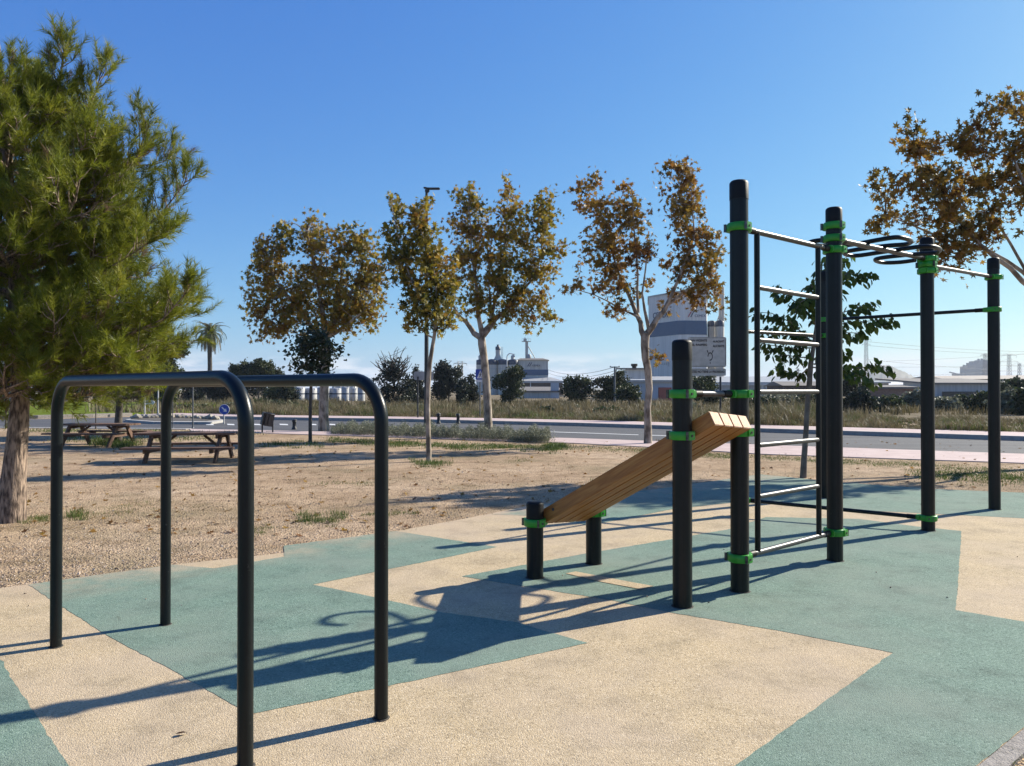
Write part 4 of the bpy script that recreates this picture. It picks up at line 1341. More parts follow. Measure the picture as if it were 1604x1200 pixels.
# two slim silos and a tall pipe beside it
def cyl_silo(label, u0, u1, vt, vb1, d, extra=None, body=None, band=None, group=None, name="silo"):
    c = at((u0 + u1) / 2, 610, d); r = (u1 - u0) / 2 * d / F
    t_ = thing(name, (c.x, c.y, 0), label, "silo", group)
    z1, z2 = zat(vt, d), zat(vb1, d)
    q_ = MB(); q_.lathe(c, [(r, 0), (r, z2)], 28); q_.build("shell", [body or silo_c], t_)
    q_ = MB(); q_.lathe(c, [(r * 1.012, z2), (r * 1.012, z1), (r * .9, z1 + r * .12), (r * .3, z1 + r * .3)], 28); q_.build("top_band", [band or band_navy], t_)
    return t_, c, r, z1
cyl_silo("left one of two slim cream silos with dark tops beside the silo building", 1108.5, 1121, 504, 512, 176)
t_, c, r, z1 = cyl_silo("right one of two slim cream silos, with a tall pipe on it", 1120.5, 1134.5, 504, 512, 174)
q = MB(); q.tube((c.x + r * .55, c.y, z1), (c.x + r * .55, c.y, zat(450, 174)), .5, n=12); q.tube((c.x + r * .05, c.y, z1), (c.x + r * .05, c.y, zat(455, 174)), .28, n=10)
q.tube((c.x - r * .6, c.y, z1), (c.x + r * .2, c.y, zat(488, 174)), .12, n=6)
q.build("pipe", [silo_c], t_)

# cement works with silos, block and tower
D1 = 200.0
for i, lab in enumerate(("leftmost", "second from left", "third from left", "rightmost")):
    u0 = 746 + i * 16.5
    t_, c, r, z1 = cyl_silo("cream cement silo with navy top, %s in its row" % lab, u0, u0 + 16.5, 565, 571.5, D1, group="row of cement silos")
    q = MB()
    for s_ in (.25, .5, .75):
        q.lathe(c, [(r * 1.008, z1 * s_), (r * 1.008, z1 * s_ + .12)], 28)
    q.build("hoop", [metal_roof], t_)
p = at(780, 565, D1 + 1)
t = thing("filter_tower", (p.x, p.y, zat(565, D1)), "slim cream filter tower with dark head standing on the cement silos", "tower")
z0 = zat(564, D1)
q = MB(); q.lathe(p, [(1.15, z0), (.62, z0 + 1.2), (.62, zat(548, D1))], 14); q.build("shaft", [silo_c], t)
q = MB(); q.lathe(p, [(.68, zat(548, D1)), (.68, zat(543, D1)), (.25, zat(542, D1)), (.3, zat(539.5, D1))], 14); q.build("head", [band_navy], t)
q = MB()
for dx in (.95, 1.25): q.tube((p.x + dx, p.y, z0), (p.x + dx, p.y, zat(543, D1)), .05, n=5)
for i in range(8): q.tube((p.x + .95, p.y, z0 + i * .4), (p.x + 1.25, p.y, z0 + i * .4), .03, n=4)
q.build("ladder", [metal_roof], t)
for u, v, lab in ((752, 556, "small rounded filter cap on the leftmost cement silo"), (803, 556, "tilted grey blower on top of the rightmost cement silo")):
    p = at(u, 565, D1); t = thing("silo_filter", (p.x, p.y, zat(565, D1)), lab, "filter unit")
    q = MB(); q.lathe(p, [(.42, zat(565, D1)), (.45, zat(v + 2, D1)), (.2, zat(v, D1))], 12); q.build("body", [silo_c], t)
    q = MB(); q.tube(at(u - 2, v + 4, D1), at(u + 3, v + 1, D1), .35, n=10); q.build("duct", [metal_roof], t)
t = thing("works_block", (*(at(834, 610, D1 + 5).xy), 0), "cream works block with blue band, logo and low brown lean-to beside the cement silos", "building")
P = rect(811, 858.5, D1, 12)
block("wall", silo_c, t, P, 0, zat(588, D1))
block("blue_band", band_blue, t, grow(P, .06), zat(588, D1), zat(579, D1))
block("upper_wall", silo_c, t, P, zat(579, D1), zat(564, D1))
q = MB()
zr0, zr1 = zat(564, D1), zat(561, D1)
A = grow(P, .35)
mx_ = (A[0][0] * .75 + A[1][0] * .25)
q.add([(A[0][0], A[0][1], zr0), (A[1][0], A[1][1], zr0), (A[2][0], A[2][1], zr0), (A[3][0], A[3][1], zr0), (A[0][0] + 1, A[0][1] + 1.5, zr1), (A[1][0] - 1.6, A[1][1] + 1.5, zr1), (A[2][0] - 1.6, A[2][1] - 1.5, zr1), (A[3][0] + 1, A[3][1] - 1.5, zr1)],
      [(0, 1, 5, 4), (1, 2, 6, 5), (2, 3, 7, 6), (3, 0, 4, 7), (4, 5, 6, 7)])
q.build("roof", [roof_brown], t)
logo(t, 836, 571, D1 - .05, 20 * D1 / F, red=False)
P2 = rect(800, 881.5, D1 - 6, 5.8)
block("lean_to_wall", dark_brick, t, P2, 0, zat(597, D1 - 6))
q = MB(); z0, z1 = zat(596.8, D1 - 6), zat(590.5, D1 - 6); A = grow(P2, .3)
q.add([(A[0][0], A[0][1], z0), (A[1][0], A[1][1], z0), (A[2][0] - 3, A[2][1], z1), (A[3][0], A[3][1], z1), (A[0][0], A[0][1], z0 - .5), (A[1][0], A[1][1], z0 - .5)], [(0, 1, 2, 3), (4, 5, 1, 0), (1, 5, 2)])
q.build("lean_to_roof", [metal_roof], t)
q = MB(); pp = at(831, 610, D1 - 6.2); q.tube((pp.x, pp.y, 0), (pp.x, pp.y, zat(597, D1 - 6)), .12, n=6); q.build("downpipe", [clad], t)
p = at(825, 561, D1 + 4)
t = thing("elevator_tower", (p.x, p.y, zat(562, D1)), "thin steel elevator tower with railed platform on the works block roof", "tower")
q = MB(); q.box((p.x, p.y, (zat(562, D1) + zat(533, D1)) / 2), (.75, .75, zat(533, D1) - zat(562, D1))); q.build("shaft", [silo_c], t)
q = MB(); q.box((p.x - .1, p.y, zat(533.5, D1)), (2.4, 1.6, .12))
for dx in (-1.2, -.6, 0, .6, 1.1): q.box((p.x + dx - .05, p.y - .8, zat(533.5, D1) + .35), (.05, .05, .7))
q.box((p.x - .1, p.y - .8, zat(533.5, D1) + .7), (2.4, .05, .05)); q.build("platform", [metal_roof], t)
q = MB(); q.box((p.x - .45, p.y, zat(531, D1)), (.8, .8, .7)); q.box((p.x - .45, p.y, zat(528.5, D1)), (.25, .25, .5)); q.tube((p.x + .35, p.y, zat(533, D1)), (p.x + .35, p.y, zat(512, D1)), .03, n=4); q.build("head", [grey_wall], t)
q = MB(); q.tube((p.x + .4, p.y, zat(541, D1)), at(838, 561, D1 + 4), .12, n=6); q.lathe(at(829, 560, D1 + 3), [(.5, zat(561, D1)), (.55, zat(556, D1)), (.1, zat(553.5, D1))], 10); q.build("chute", [metal_roof], t)

# front sheds
def shed(label, u0, u1, d, dep, ve, vr, wall, roof, cat="building", name="shed", mono=False, skew=0.0, vr2=None):
    P = rect(u0, u1, d, dep, skew)
    t = thing(name, ctr(P), label, cat)
    ze, zr = zat(ve, d), zat(vr, d)
    block("wall", wall, t, P, 0, ze)
    A = grow(P, .3)
    q = MB()
    if mono:
        q.add([(A[0][0], A[0][1], ze), (A[1][0], A[1][1], ze), (A[2][0], A[2][1], zr), (A[3][0], A[3][1], zr),
               (A[0][0], A[0][1], ze + .25), (A[1][0], A[1][1], ze + .25), (A[2][0], A[2][1], zr + .25), (A[3][0], A[3][1], zr + .25)],
              [(0, 3, 2, 1), (4, 5, 6, 7), (0, 1, 5, 4), (1, 2, 6, 5), (2, 3, 7, 6), (3, 0, 4, 7)])
    else:
        my0 = ((A[0][0] + A[3][0]) / 2, (A[0][1] + A[3][1]) / 2); my1 = ((A[1][0] + A[2][0]) / 2, (A[1][1] + A[2][1]) / 2)
        q.add([(A[0][0], A[0][1], ze), (A[1][0], A[1][1], ze), (A[2][0], A[2][1], ze), (A[3][0], A[3][1], ze), (my0[0], my0[1], zr), (my1[0], my1[1], zr)],
              [(0, 1, 5, 4), (2, 3, 4, 5), (1, 2, 5), (3, 0, 4), (0, 3, 2, 1)])
    q.build("roof", [roof], t)
    return t, P, ze
t, P, ze = shed("low grey shed with sloping roof between the bushy pine and the rounded trees", 806, 876, 120, 9, 614.5, 608, grey_wall, roof_brown, mono=True)
q = MB(); a_ = at(862, 610, 119.95); b_ = at(876, 610, 119.95); q.box(((a_.x + b_.x) / 2, 119.93, 1.2), (b_.x - a_.x - .1, .08, 2.4)); q.build("door", [bluegrey], t)
t, P, ze = shed("blue grey shed with flat pale roof and a red door behind the crooked plane trunk", 985, 1054, 95, 12, 598.5, 595, bluegrey, metal_roof, mono=True)
for u0, u1, m_, nm_ in ((995, 1010, grey_wall, "door"), (1012, 1030.5, bluegrey, "sliding_door"), (1031.5, 1052, red_door_m, "door"), (986, 993, glass_dark, "opening")):
    a_, b_ = at(u0, 610, 94.9), at(u1, 610, 94.9)
    q = MB(); q.box(((a_.x + b_.x) / 2, 94.93, zat(607, 95) / 2), (b_.x - a_.x, .1, zat(607, 95))); o = q.build(nm_, [m_], t)
    if m_ is red_door_m: o["label"] = "red door of the blue grey shed"
t, P, ze = shed("small white building with a black flue behind the blue grey shed", 980, 1012, 118, 10, 579, 576, clad, roof_brown, mono=True)
q = MB(); p = at(993.5, 577, 121); q.lathe(p, [(.32, zat(579, 121)), (.36, zat(574, 121)), (.52, zat(573.5, 121)), (.52, zat(570, 121))], 12); q.build("flue", [glass_dark], t)
# long pale warehouse seen through the ladder
t, P, ze = shed("long low grey warehouse with white eaves seen through the wall ladder", 1044, 1318, 128, 22, 601, 588.5, grey_wall, metal_roof, mono=True)
q = MB(); a_, b_ = at(1044, 610, 127.6), at(1318, 610, 127.6); q.box(((a_.x + b_.x) / 2, 127.6, zat(602.2, 128)), (b_.x - a_.x, .12, .3)); q.build("fascia", [clad], t)
for u in (1194, 1201, 1208):
    p = at(u, 607, 127.9); q = MB(); q.box((p.x, 127.95, p.z), (.35, .1, 1.0)); q.build("window", [clad], t)
t, P, ze = shed("small brick lean-to with pitched roof at the end of the long warehouse", 1228, 1300, 112, 8, 604, 597, dark_brick, roof_brown)
t, P, ze = shed("low pale building with flat roof behind the leafy branch, below the hill", 1334, 1392, 150, 10, 600.5, 597, tan_wall, metal_roof, mono=True)
t, P, ze = shed("pale white roofed building at the foot of the hill", 1382, 1446, 190, 14, 605, 599, clad, clad, mono=True)
t, P, ze = shed("reddish brick wall shed beyond the scrub left of the square post", 1358, 1436, 104, 5, 609, 606, mat("red_brick", (.20, .11, .08), (.26, .15, .11), 4, .9), roof_brown, mono=True)
t, P, ze = shed("long grey warehouse with dark roof edge between the two right hand posts", 1458, 1606, 118, 18, 602, 592.5, grey_wall, roof_brown, mono=True)
q = MB(); a_, b_ = at(1476, 610, 117.9), at(1532, 610, 117.9); q.box(((a_.x + b_.x) / 2, 117.9, zat(617.5, 118)), (b_.x - a_.x, .1, .8)); q.build("opening", [glass_dark], t)
t, P, ze = shed("pale tan gabled warehouse roof at the right edge behind the far post", 1486, 1760, 165, 20, 594, 587.5, tan_wall, tan_wall, skew=-12)

# white storage tanks on the left
DT = 92.0
tank_w = mat("white_tank", (.33, .33, .33), (.44, .44, .43), 3, .6)
us = [459, 478, 497, 516, 535, 548, 560]
labs = ["leftmost white tank of the row under the dip bar", "white tank behind the thin dark stem", "white tank left of the pale plane trunk", "white tank right of the pale plane trunk",
        "white tank in the middle right of the row, beside a dark gap", "narrow white tank second from the right end", "rightmost narrow white tank by the dip bar bend"]
for i, u in enumerate(us):
    wpx = 18.5 if i < 4 else 11.5
    c = at(u + wpx / 2, 610, DT + i % 2); r = wpx / 2 * DT / F
    t = thing("storage_tank", (c.x, c.y, 0), labs[i], "tank", "white storage tanks")
    zt = zat(607.5 + (1.5 if i % 2 else 0), DT)
    q = MB(); q.lathe(c, [(r, 0), (r, zt), (r * .95, zt + .05), (r * .2, zt + .10)], 24); q.build("shell", [tank_w], t)
    q = MB(); q.lathe(c, [(r * 1.01, zat(617.8, DT)), (r * 1.01, zat(616, DT))], 24); q.build("blue_band", [band_navy], t)
    q = MB(); q.tube((c.x - r, c.y - r * .5, zt + .35), (c.x + r, c.y - r * .5, zt + .35), .04, n=5)
    for dx in (-r, 0, r): q.tube((c.x + dx, c.y - r * .5, zt), (c.x + dx, c.y - r * .5, zt + .36), .03, n=4)
    q.build("handrail", [clad], t)
P = rect(520, 556, 100, 6)
t = thing("tank_house", ctr(P), "small white housing standing up behind the tanks", "building")
block("wall", clad, t, P, 0, zat(599.5, 100)); block("roof", metal_roof, t, grow(P, .2), zat(599.5, 100), zat(598.5, 100))
# pale building at the far left
P = rect(-30, 54, 92, 8)
t = thing("white_building", ctr(P), "low white building glimpsed behind the big pine trunk at the top of the lawn", "building")
block("wall", tank_w, t, P, 0, zat(630, 92) + 1.0); block("roof", metal_roof, t, grow(P, .3), zat(630, 92) + 1.0, zat(630, 92) + 1.25)
for u in (-12, 4, 20, 38):
    p = at(u, 620, 91.9); q = MB(); q.box((p.x, 91.97, .75), (.8, .1, .6)); q.build("window", [glass_dark], t)

# far cement plant and the hill
DP = 1500.0
p = at(1530, 610, DP)
t = thing("cement_plant", (p.x, p.y, 0), "hazy grey cement plant of stacked towers far off between the right posts", "industrial plant")
rng = random.Random(6)
def pb(u0, u1, vt, dd=0):
    a, b = at(u0, 610, DP + dd), at(u1, 610, DP + dd)
    q = MB(); q.box(((a.x + b.x) / 2, DP + dd, zat(vt, DP) / 2), (b.x - a.x, 18, zat(vt, DP))); return q.build("tower_block", [haze_grey], t)
pb(1508, 1515, 574); pb(1514, 1524, 572, 6); pb(1521, 1532, 568, 12); pb(1522, 1530, 565, 30); pb(1531, 1543, 563.5, 24); pb(1540, 1546, 570, 40); pb(1495, 1512, 585, 10)
for u, vt in ((1510, 571), (1515.5, 568), (1533, 561.5), (1538, 561), (1541, 563)):
    c = at(u, 610, DP + 20); q = MB(); q.lathe(c, [(2.6, 0), (2.2, zat(vt, DP))], 10); q.build("stack", [haze_grey], t)
q = MB()
for i in range(40):
    a = at(1524 + rng.random() * 22, 566 + rng.random() * 22, DP + 8); q.box(a, (rng.uniform(2, 7), 3, .6))
q.build("gantry", [haze_grey], t)
q = MB(); q.tube(at(1487, 583, DP), at(1510, 588, DP), 1.2, n=6); q.build("conveyor", [haze_grey], t)

def hill(u0, u1, prof, d, dep, name, seed):
    rng = np.random.default_rng(seed)
    nx, ny = 70, 16
    V = []
    for j in range(ny):
        g = j / (ny - 1)
        for i in range(nx):
            f = i / (nx - 1)
            u = u0 + (u1 - u0) * f
            top = zat(np.interp(u, *prof), d)
            z = max(-1.5, top * math.sin(math.pi * min(1, g * 1.0)) ** .8 + rng.normal() * 1.2 * (0 < j < ny - 1)) if 0 < j < ny - 1 else -1.5
            p = at(u, 610, d)
            V.append((p.x * (1 + (g - .5) * dep / d), d + (g - .5) * dep, z))
    i = np.arange(ny - 1)[:, None] * nx + np.arange(nx - 1)[None]
    T = np.concatenate([np.stack([i, i + 1, i + nx + 1], 2).reshape(-1, 3), np.stack([i, i + nx + 1, i + nx], 2).reshape(-1, 3)])
    o = raw_mesh(name, V, T, mat("hill_scrub", (.10, .10, .06), (.20, .18, .13), .02, .95, detail=10), smooth=True)
    struct(o, "low scrubby hill on the horizon, faded by haze")
hill(1290, 1452, ([1290, 1315, 1345, 1370, 1395, 1412, 1435, 1452], [606, 592, 577, 572, 573, 581, 592, 609]), 1900, 420, "hill", 4)
hill(560, 1000, ([560, 650, 760, 880, 1000], [609, 607, 605.5, 607, 609]), 2150, 300, "hill", 5)

# ---- pylons, masts, wires
mast_m = mat("galvanised_mast", (.22, .22, .22), (.30, .30, .30), 2, .6, metal=.3)
def lattice(label, u, vt, d, w0, w1, arms=(), cat="pylon", name="pylon", n=11, th=.09):
    c = at(u, 610, d); zt = zat(vt, d)
    t = thing(name, (c.x, c.y, 0), label, cat)
    q = MB(); cs = [(-1, -1), (1, -1), (1, 1), (-1, 1)]
    def P_(k, f):
        w = (w0 + (w1 - w0) * f) / 2
        return Vector((c.x + cs[k][0] * w, c.y + cs[k][1] * w, zt * f))
    for k in range(4): q.tube(P_(k, 0), P_(k, 1), th, n=4)
    for i in range(n):
        f0, f1 = i / n, (i + 1) / n
        for k in range(4):
            k2 = (k + 1) % 4
            q.tube(P_(k, f0), P_(k2, f1), th * .6, n=3, caps=False); q.tube(P_(k2, f0), P_(k, f1), th * .6, n=3, caps=False)
    q.build("lattice", [mast_m], t)
    tips = []
    for f, half in arms:
        q = MB(); z = zt * f
        q.tube((c.x - half, c.y, z), (c.x + half, c.y, z), th, n=4)
        for s_ in (-1, 1):
            q.tube((c.x + s_ * half, c.y, z), (c.x, c.y, z + half * .35), th * .6, n=3)
            q.tube((c.x + s_ * half, c.y, z), (c.x + s_ * half, c.y, z - half * .3), th * .8, n=4)
            tips.append(Vector((c.x + s_ * half, c.y, z - half * .3)))
        q.build("cross_arm", [mast_m], t)
    return tips
tp1 = lattice("dark lattice pylon rising behind the leafy branch tips", 1357, 531, 300, 1.5, .8, ((.985, 2.0), (.90, 1.6)), n=18, th=.06)
lattice("pale lattice mast above the long warehouse roof", 1222, 548, 260, 1.0, .8, (), "mast", "lattice_mast", 18, .07)
tp2 = lattice("distant pylon with splayed head right of the far post", 1581, 555, 520, 2.6, 1.4, ((.97, 5.0), (.80, 6.0)), n=14, th=.10)
lattice("small pylon at the right edge with a wide low cross arm", 1597, 569, 620, 2.6, 1.4, ((.9, 9.0),), n=8, th=.14)
lattice("slim distant mast just left of the far post", 1543.5, 554, 420, 1.8, 1.2, ((.96, 2.5),), "mast", "lattice_mast", 16, .09)
lattice("faint truss tower left of the cement silos", 721, 566, 260, 1.9, 1.5, ((.93, 2.2),), "mast", "lattice_mast", 8, .09)
lattice("thin mast low over the warehouse roof beside the leaning young tree", 1250, 577, 320, 1.0, .6, ((.9, 1.3),), "mast", "lattice_mast", 8, .08)
wire_m = mat("wire_metal", (.10, .10, .10), (.14, .14, .14), 1, .6)
def wire(a, b, sag, r, label):
    q = MB(); pts = []
    for i in range(17):
        f = i / 16
        p = a.lerp(b, f); p.z -= sag * 4 * f * (1 - f); pts.append(p)
    q.path(pts, r, 4, caps=False)
    o = q.build("power_line", [wire_m], None, (a.x, a.y, a.z)); tag(o, label, "power line", "overhead power lines")
ws = [((1357, 535, 300), (1700, 552, 330)), ((1357, 541, 300), (1700, 556, 330)), ((1384, 566, 420), (1700, 545, 520)), ((1384, 575, 420), (1700, 566, 520)), ((1430, 588, 420), (1700, 570, 520)), ((1357, 563, 300), (1700, 585, 420)),
      ((858, 579, 210), (963, 575, 120)), ((858, 584, 210), (963, 581, 120)), ((963, 575, 120), (1060, 585, 240))]
wl_ = ["upper power line running right from the dark pylon", "second power line running right from the dark pylon", "high distant power line climbing to the right", "middle distant power line to the right edge", "lowest distant power line above the warehouse", "power line dropping right behind the far post",
       "upper wire from the works to the utility pole", "lower wire from the works to the utility pole", "wire from the utility pole to the white silo building"]
for (a, b), lb in zip(ws, wl_):
    wire(at(*a), at(*b), 1.2, .035 * a[2] / 300 + .012, lb)

# ------------------------------------------------------------------ street furniture, tables, vegetation, loose things
pole_m = mat("grey_pole", (.10, .105, .11), (.15, .155, .16), 8, .5, metal=.5)
dark_pole = mat("dark_pole", (.03, .032, .034), (.05, .052, .054), 8, .5, metal=.3)
pale_pole = mat("pale_pole", (.34, .34, .33), (.42, .42, .41), 8, .6)
sign_blue = mat("sign_blue", (.008, .045, .30), (.012, .055, .34), 6, .4)
sign_white = mat("sign_white", (.60, .60, .59), (.68, .68, .67), 6, .5)
sign_back = mat("sign_back", (.30, .305, .30), (.37, .37, .365), 6, .55, metal=.4)
sign_cream = mat("sign_cream", (.46, .445, .36), (.56, .54, .45), 5, .6)
ink = mat("black_ink", (.012, .012, .012), (.02, .02, .02), 9, .6)
bollard_m = mat("black_iron", (.018, .018, .019), (.03, .03, .031), 9, .5)
table_wood = mat("weathered_table_wood", (.085, .045, .028), (.17, .095, .06), 7, .8, bump=.3, bscale=40, stretch=(.5, 6, 6))

def pole_at(q, p, z1, r, n=10, z0=-.05): q.tube((p.x, p.y, z0), (p.x, p.y, z1), r, n=n)

# tall street lamp by the hedge
b = G(668, 671)
t = thing("street_lamp", (b.x, b.y, 0), "tall dark street lamp with flat head behind the slim plane tree", "street lamp")
zt = zat(300, b.y)
q = MB(); q.path([Vector((b.x, b.y, -.05)), Vector((b.x, b.y, .8)), Vector((b.x, b.y, zt))], [.10, .085, .05], 12); q.build("pole", [dark_pole], t)
q = MB(); q.bevbox((b.x + .02, b.y, zt + .03), (.16, .14, .14), .03); q.bevbox((b.x + .24, b.y, zt + .10), (.48, .17, .06), .02); q.bevbox((b.x - .05, b.y, zt + .13), (.14, .1, .06), .02); q.build("lamp_head", [dark_pole], t)
# curved lamp at the works
b = at(794, 610 + 1685.6 / 95, 95); b.z = 0
t = thing("street_lamp", (b.x, b.y, 0), "white curved arm lamp in front of the cement silos", "street lamp")
zt = zat(560, 95); pts = [Vector((b.x, b.y, 0)), Vector((b.x, b.y, zt))] + [Vector((b.x + .45 - .45 * math.cos(a), b.y, zt + .5 * math.sin(a))) for a in (.4, .8, 1.2, 1.57, 2.0)]
q = MB(); q.path(pts, .06, 8); q.build("pole", [sign_white], t)
q = MB(); q.bevbox(pts[-1] + Vector((.16, 0, -.05)), (.4, .16, .1), .03); q.build("lamp_head", [sign_white], t)
# utility pole
b = at(963, 610 + 1685.6 / 70, 70); b.z = 0
t = thing("utility_pole", (b.x, b.y, 0), "plain grey utility pole standing among the rounded trees", "utility pole")
q = MB(); q.path([Vector((b.x, b.y, 0)), Vector((b.x, b.y, zat(574, 70)))], [.12, .075], 10); q.build("pole", [pole_m], t)
q = MB(); q.box((b.x, b.y, zat(575, 70)), (.9, .08, .08))
for dx in (-.4, .4): q.lathe((b.x + dx, b.y), [(.04, zat(575, 70)), (.05, zat(575, 70) + .1)], 8)
q.build("cross_arm", [pole_m], t)

def sign_post(name, label, u, vb, d, vtop, r=.03, m_=None):
    p = at(u, 610, d); t = thing(name, (p.x, p.y, 0), label, "sign")
    q = MB(); q.tube((p.x, p.y, -.03), (p.x, p.y, zat(vtop, d)), r, n=10); q.build("post", [m_ or pole_m], t)
    return t, p
def plate(parent, u0, u1, v0, v1, d, m_, name="plate", rad=.05, back=None):
    a, b_ = at(u0, v1, d), at(u1, v0, d)
    w, h = b_.x - a.x, b_.z - a.z
    c = (a + b_) / 2
    q = MB(); pts = []
    for cx, cz, a0 in ((w / 2 - rad, h / 2 - rad, 0), (-w / 2 + rad, h / 2 - rad, 90), (-w / 2 + rad, -h / 2 + rad, 180), (w / 2 - rad, -h / 2 + rad, 270)):
        for s_ in range(5):
            an = math.radians(a0 + s_ * 22.5); pts.append((cx + rad * math.cos(an), cz + rad * math.sin(an)))
    n = len(pts)
    vs = [(c.x + x, d - .012, c.z + z) for x, z in pts] + [(c.x + x, d + .012, c.z + z) for x, z in pts]
    q.add(vs, [tuple(range(n)), tuple(reversed(range(n, 2 * n)))] + [(i, n + i, n + (i + 1) % n, (i + 1) % n) for i in range(n)])
    return q.build(name, [m_], parent), c, w, h
def shape(parent, name, c, d, polys, m_, off=.016):
    q = MB()
    for pl in polys:
        n = len(pl)
        q.add([(c.x + x, d - off, c.z + z) for x, z in pl] + [(c.x + x, d - off + .002, c.z + z) for x, z in pl], [tuple(range(n))])
    return q.build(name, [m_], parent)

# destination board over the scrub
DS = 33.0
t, p = sign_post("destination_sign", "cream two post destination board with black town names and a roundabout diagram", 1083, 660, DS + .06, 590, .045, pole_m)
p2 = at(1128.5, 610, DS + .06); q = MB(); q.tube((p2.x, p2.y, -.03), (p2.x, p2.y, zat(590, DS)), .045, n=10); q.build("post", [dark_pole], t)
o, c, w, h = plate(t, 1077.5, 1137.5, 528, 575, DS, sign_cream, "board", .07)
q = MB()
kx = DS / F
for s_ in (-1, 1):
    q.box((c.x, DS - .018, c.z + s_ * (h / 2 - .035)), (w - .2, .006, .012)); q.box((c.x + s_ * (w / 2 - .035), DS - .018, c.z), (.012, .006, h - .2))
q.build("border", [ink], t)
def stext(s, u, v, wpx, hpx, par=None):
    pp = at(u, v, DS - .02)
    text_mesh("lettering", s, hpx * kx * 1.38, ink, par or t, pp, (1, 0, 0), (0, 0, 1), width=wpx * kx, ext=.001, bold=.004)
stext("SAN VICENTE", 1094, 533.5, 27, 3.4); stext("DEL RASPEIG", 1094, 540.3, 27, 3.4)
stext("ALACANT", 1125.5, 535, 17.5, 3.2); stext("ALICANTE", 1125.5, 542.3, 18, 3.6)
pc2 = at(1112.3, 558.5, DS)
ring, rin, rout = [], 3.3, 4.7
polys = []
for i in range(22):
    a0, a1 = math.radians(-105 + i * 13.0), math.radians(-105 + (i + 1) * 13.0)
    polys.append([(rin * .86 * math.cos(a0) * kx, rin * 1.45 * math.sin(a0) * kx), (rout * .86 * math.cos(a0) * kx, rout * 1.4 * math.sin(a0) * kx), (rout * .86 * math.cos(a1) * kx, rout * 1.4 * math.sin(a1) * kx), (rin * .86 * math.cos(a1) * kx, rin * 1.45 * math.sin(a1) * kx)])
for s_ in (-1, 1):
    polys.append([(s_ * 2.4 * kx, 5.6 * kx), (s_ * 3.4 * kx, 5.0 * kx), (s_ * 5.6 * kx, 9.8 * kx), (s_ * 4.0 * kx, 9.8 * kx)])
polys.append([(-.5 * kx, -11.5 * kx), (.5 * kx, -11.5 * kx), (.5 * kx, -8.4 * kx), (-.5 * kx, -8.4 * kx)])
shape(t, "roundabout_diagram", pc2, DS, polys, ink)
o, c, w, h = plate(t, 1078, 1137, 577.5, 588.5, DS, sign_cream, "lower_plate", .05)
stext("USTED NO TIENE LA PRIORIDAD", 1108, 582.5, 54, 3.6)
q = MB(); q.box((c.x, DS - .018, c.z + h / 2 - .02), (w - .1, .006, .010)); q.build("border", [ink], t)

# pedestrian crossing sign
t, p = sign_post("crossing_sign", "blue pedestrian crossing sign beside the pale forked plane trunk", 752, 656, 36.06, 597, .03)
o, c, w, h = plate(t, 745, 759.5, 578.5, 594.5, 36, sign_blue, "plate", .04)
kx = 36 / F
shape(t, "white_triangle", c, 36, [[(-5.2 * kx, -6.2 * kx), (5.2 * kx, -6.2 * kx), (0, 6.4 * kx)]], sign_white)
shape(t, "walking_figure", c, 36, [[(-.8 * kx, -1 * kx), (.8 * kx, -1 * kx), (.7 * kx, 1.6 * kx), (-.6 * kx, 1.6 * kx)], [(-.5 * kx, 1.9 * kx), (.5 * kx, 1.9 * kx), (.5 * kx, 3.0 * kx), (-.5 * kx, 3.0 * kx)],
     [(-.2 * kx, -1 * kx), (.8 * kx, -1 * kx), (2.2 * kx, -5 * kx), (1.4 * kx, -5 * kx)], [(-.8 * kx, -1 * kx), (.2 * kx, -1 * kx), (-1.4 * kx, -5 * kx), (-2.2 * kx, -5 * kx)], [(-2.2 * kx, -.3 * kx), (-.4 * kx, 1.4 * kx), (-.4 * kx, .6 * kx), (-2.0 * kx, -.9 * kx)], [(2.2 * kx, -.3 * kx), (.4 * kx, 1.4 * kx), (.4 * kx, .6 * kx), (2.0 * kx, -.9 * kx)]], ink, .020)
o, c, w, h = plate(t, 745.5, 759.5, 595.3, 598.3, 36, sign_white, "lower_plate", .01)
# blank back of a sign
t, p = sign_post("sign_back", "blank grey back of a rectangular sign on a post beyond the hedge", 654.5, 658, 34.95, 590, .035, dark_pole)
plate(t, 648.5, 678.5, 582, 595.5, 35, sign_back, "plate", .08)
q = MB(); pp = at(654.5, 589, 35); q.box((pp.x, 35.02, pp.z), (.5, .03, .05)); q.build("clamp_rail", [sign_back], t)
# keep-right arrow
t, p = sign_post("arrow_sign", "round blue sign with white arrow pointing down right on the traffic island", 351, 664, 31.05, 640, .03, pale_pole)
cc = at(351.5, 641.5, 31); r = 8 * 31 / F
q = MB(); vs = [(cc.x + r * math.cos(2 * math.pi * i / 32), 31 - .012, cc.z + r * math.sin(2 * math.pi * i / 32)) for i in range(32)] + [(cc.x + r * math.cos(2 * math.pi * i / 32), 31 + .012, cc.z + r * math.sin(2 * math.pi * i / 32)) for i in range(32)]
q.add(vs, [tuple(range(32)), tuple(reversed(range(32, 64)))] + [(i, 32 + i, 32 + (i + 1) % 32, (i + 1) % 32) for i in range(32)])
q.build("disc", [sign_blue], t)
q = MB(); rim = [(cc.x + r * 1.0 * math.cos(2 * math.pi * i / 32), 31 - .014, cc.z + r * math.sin(2 * math.pi * i / 32)) for i in range(33)]; q.path([Vector(x) for x in rim], .008, 5, caps=False); q.build("rim", [sign_white], t)
def rot2(pl, a): return [(x * math.cos(a) - y * math.sin(a), x * math.sin(a) + y * math.cos(a)) for x, y in pl]
k_ = 31 / F
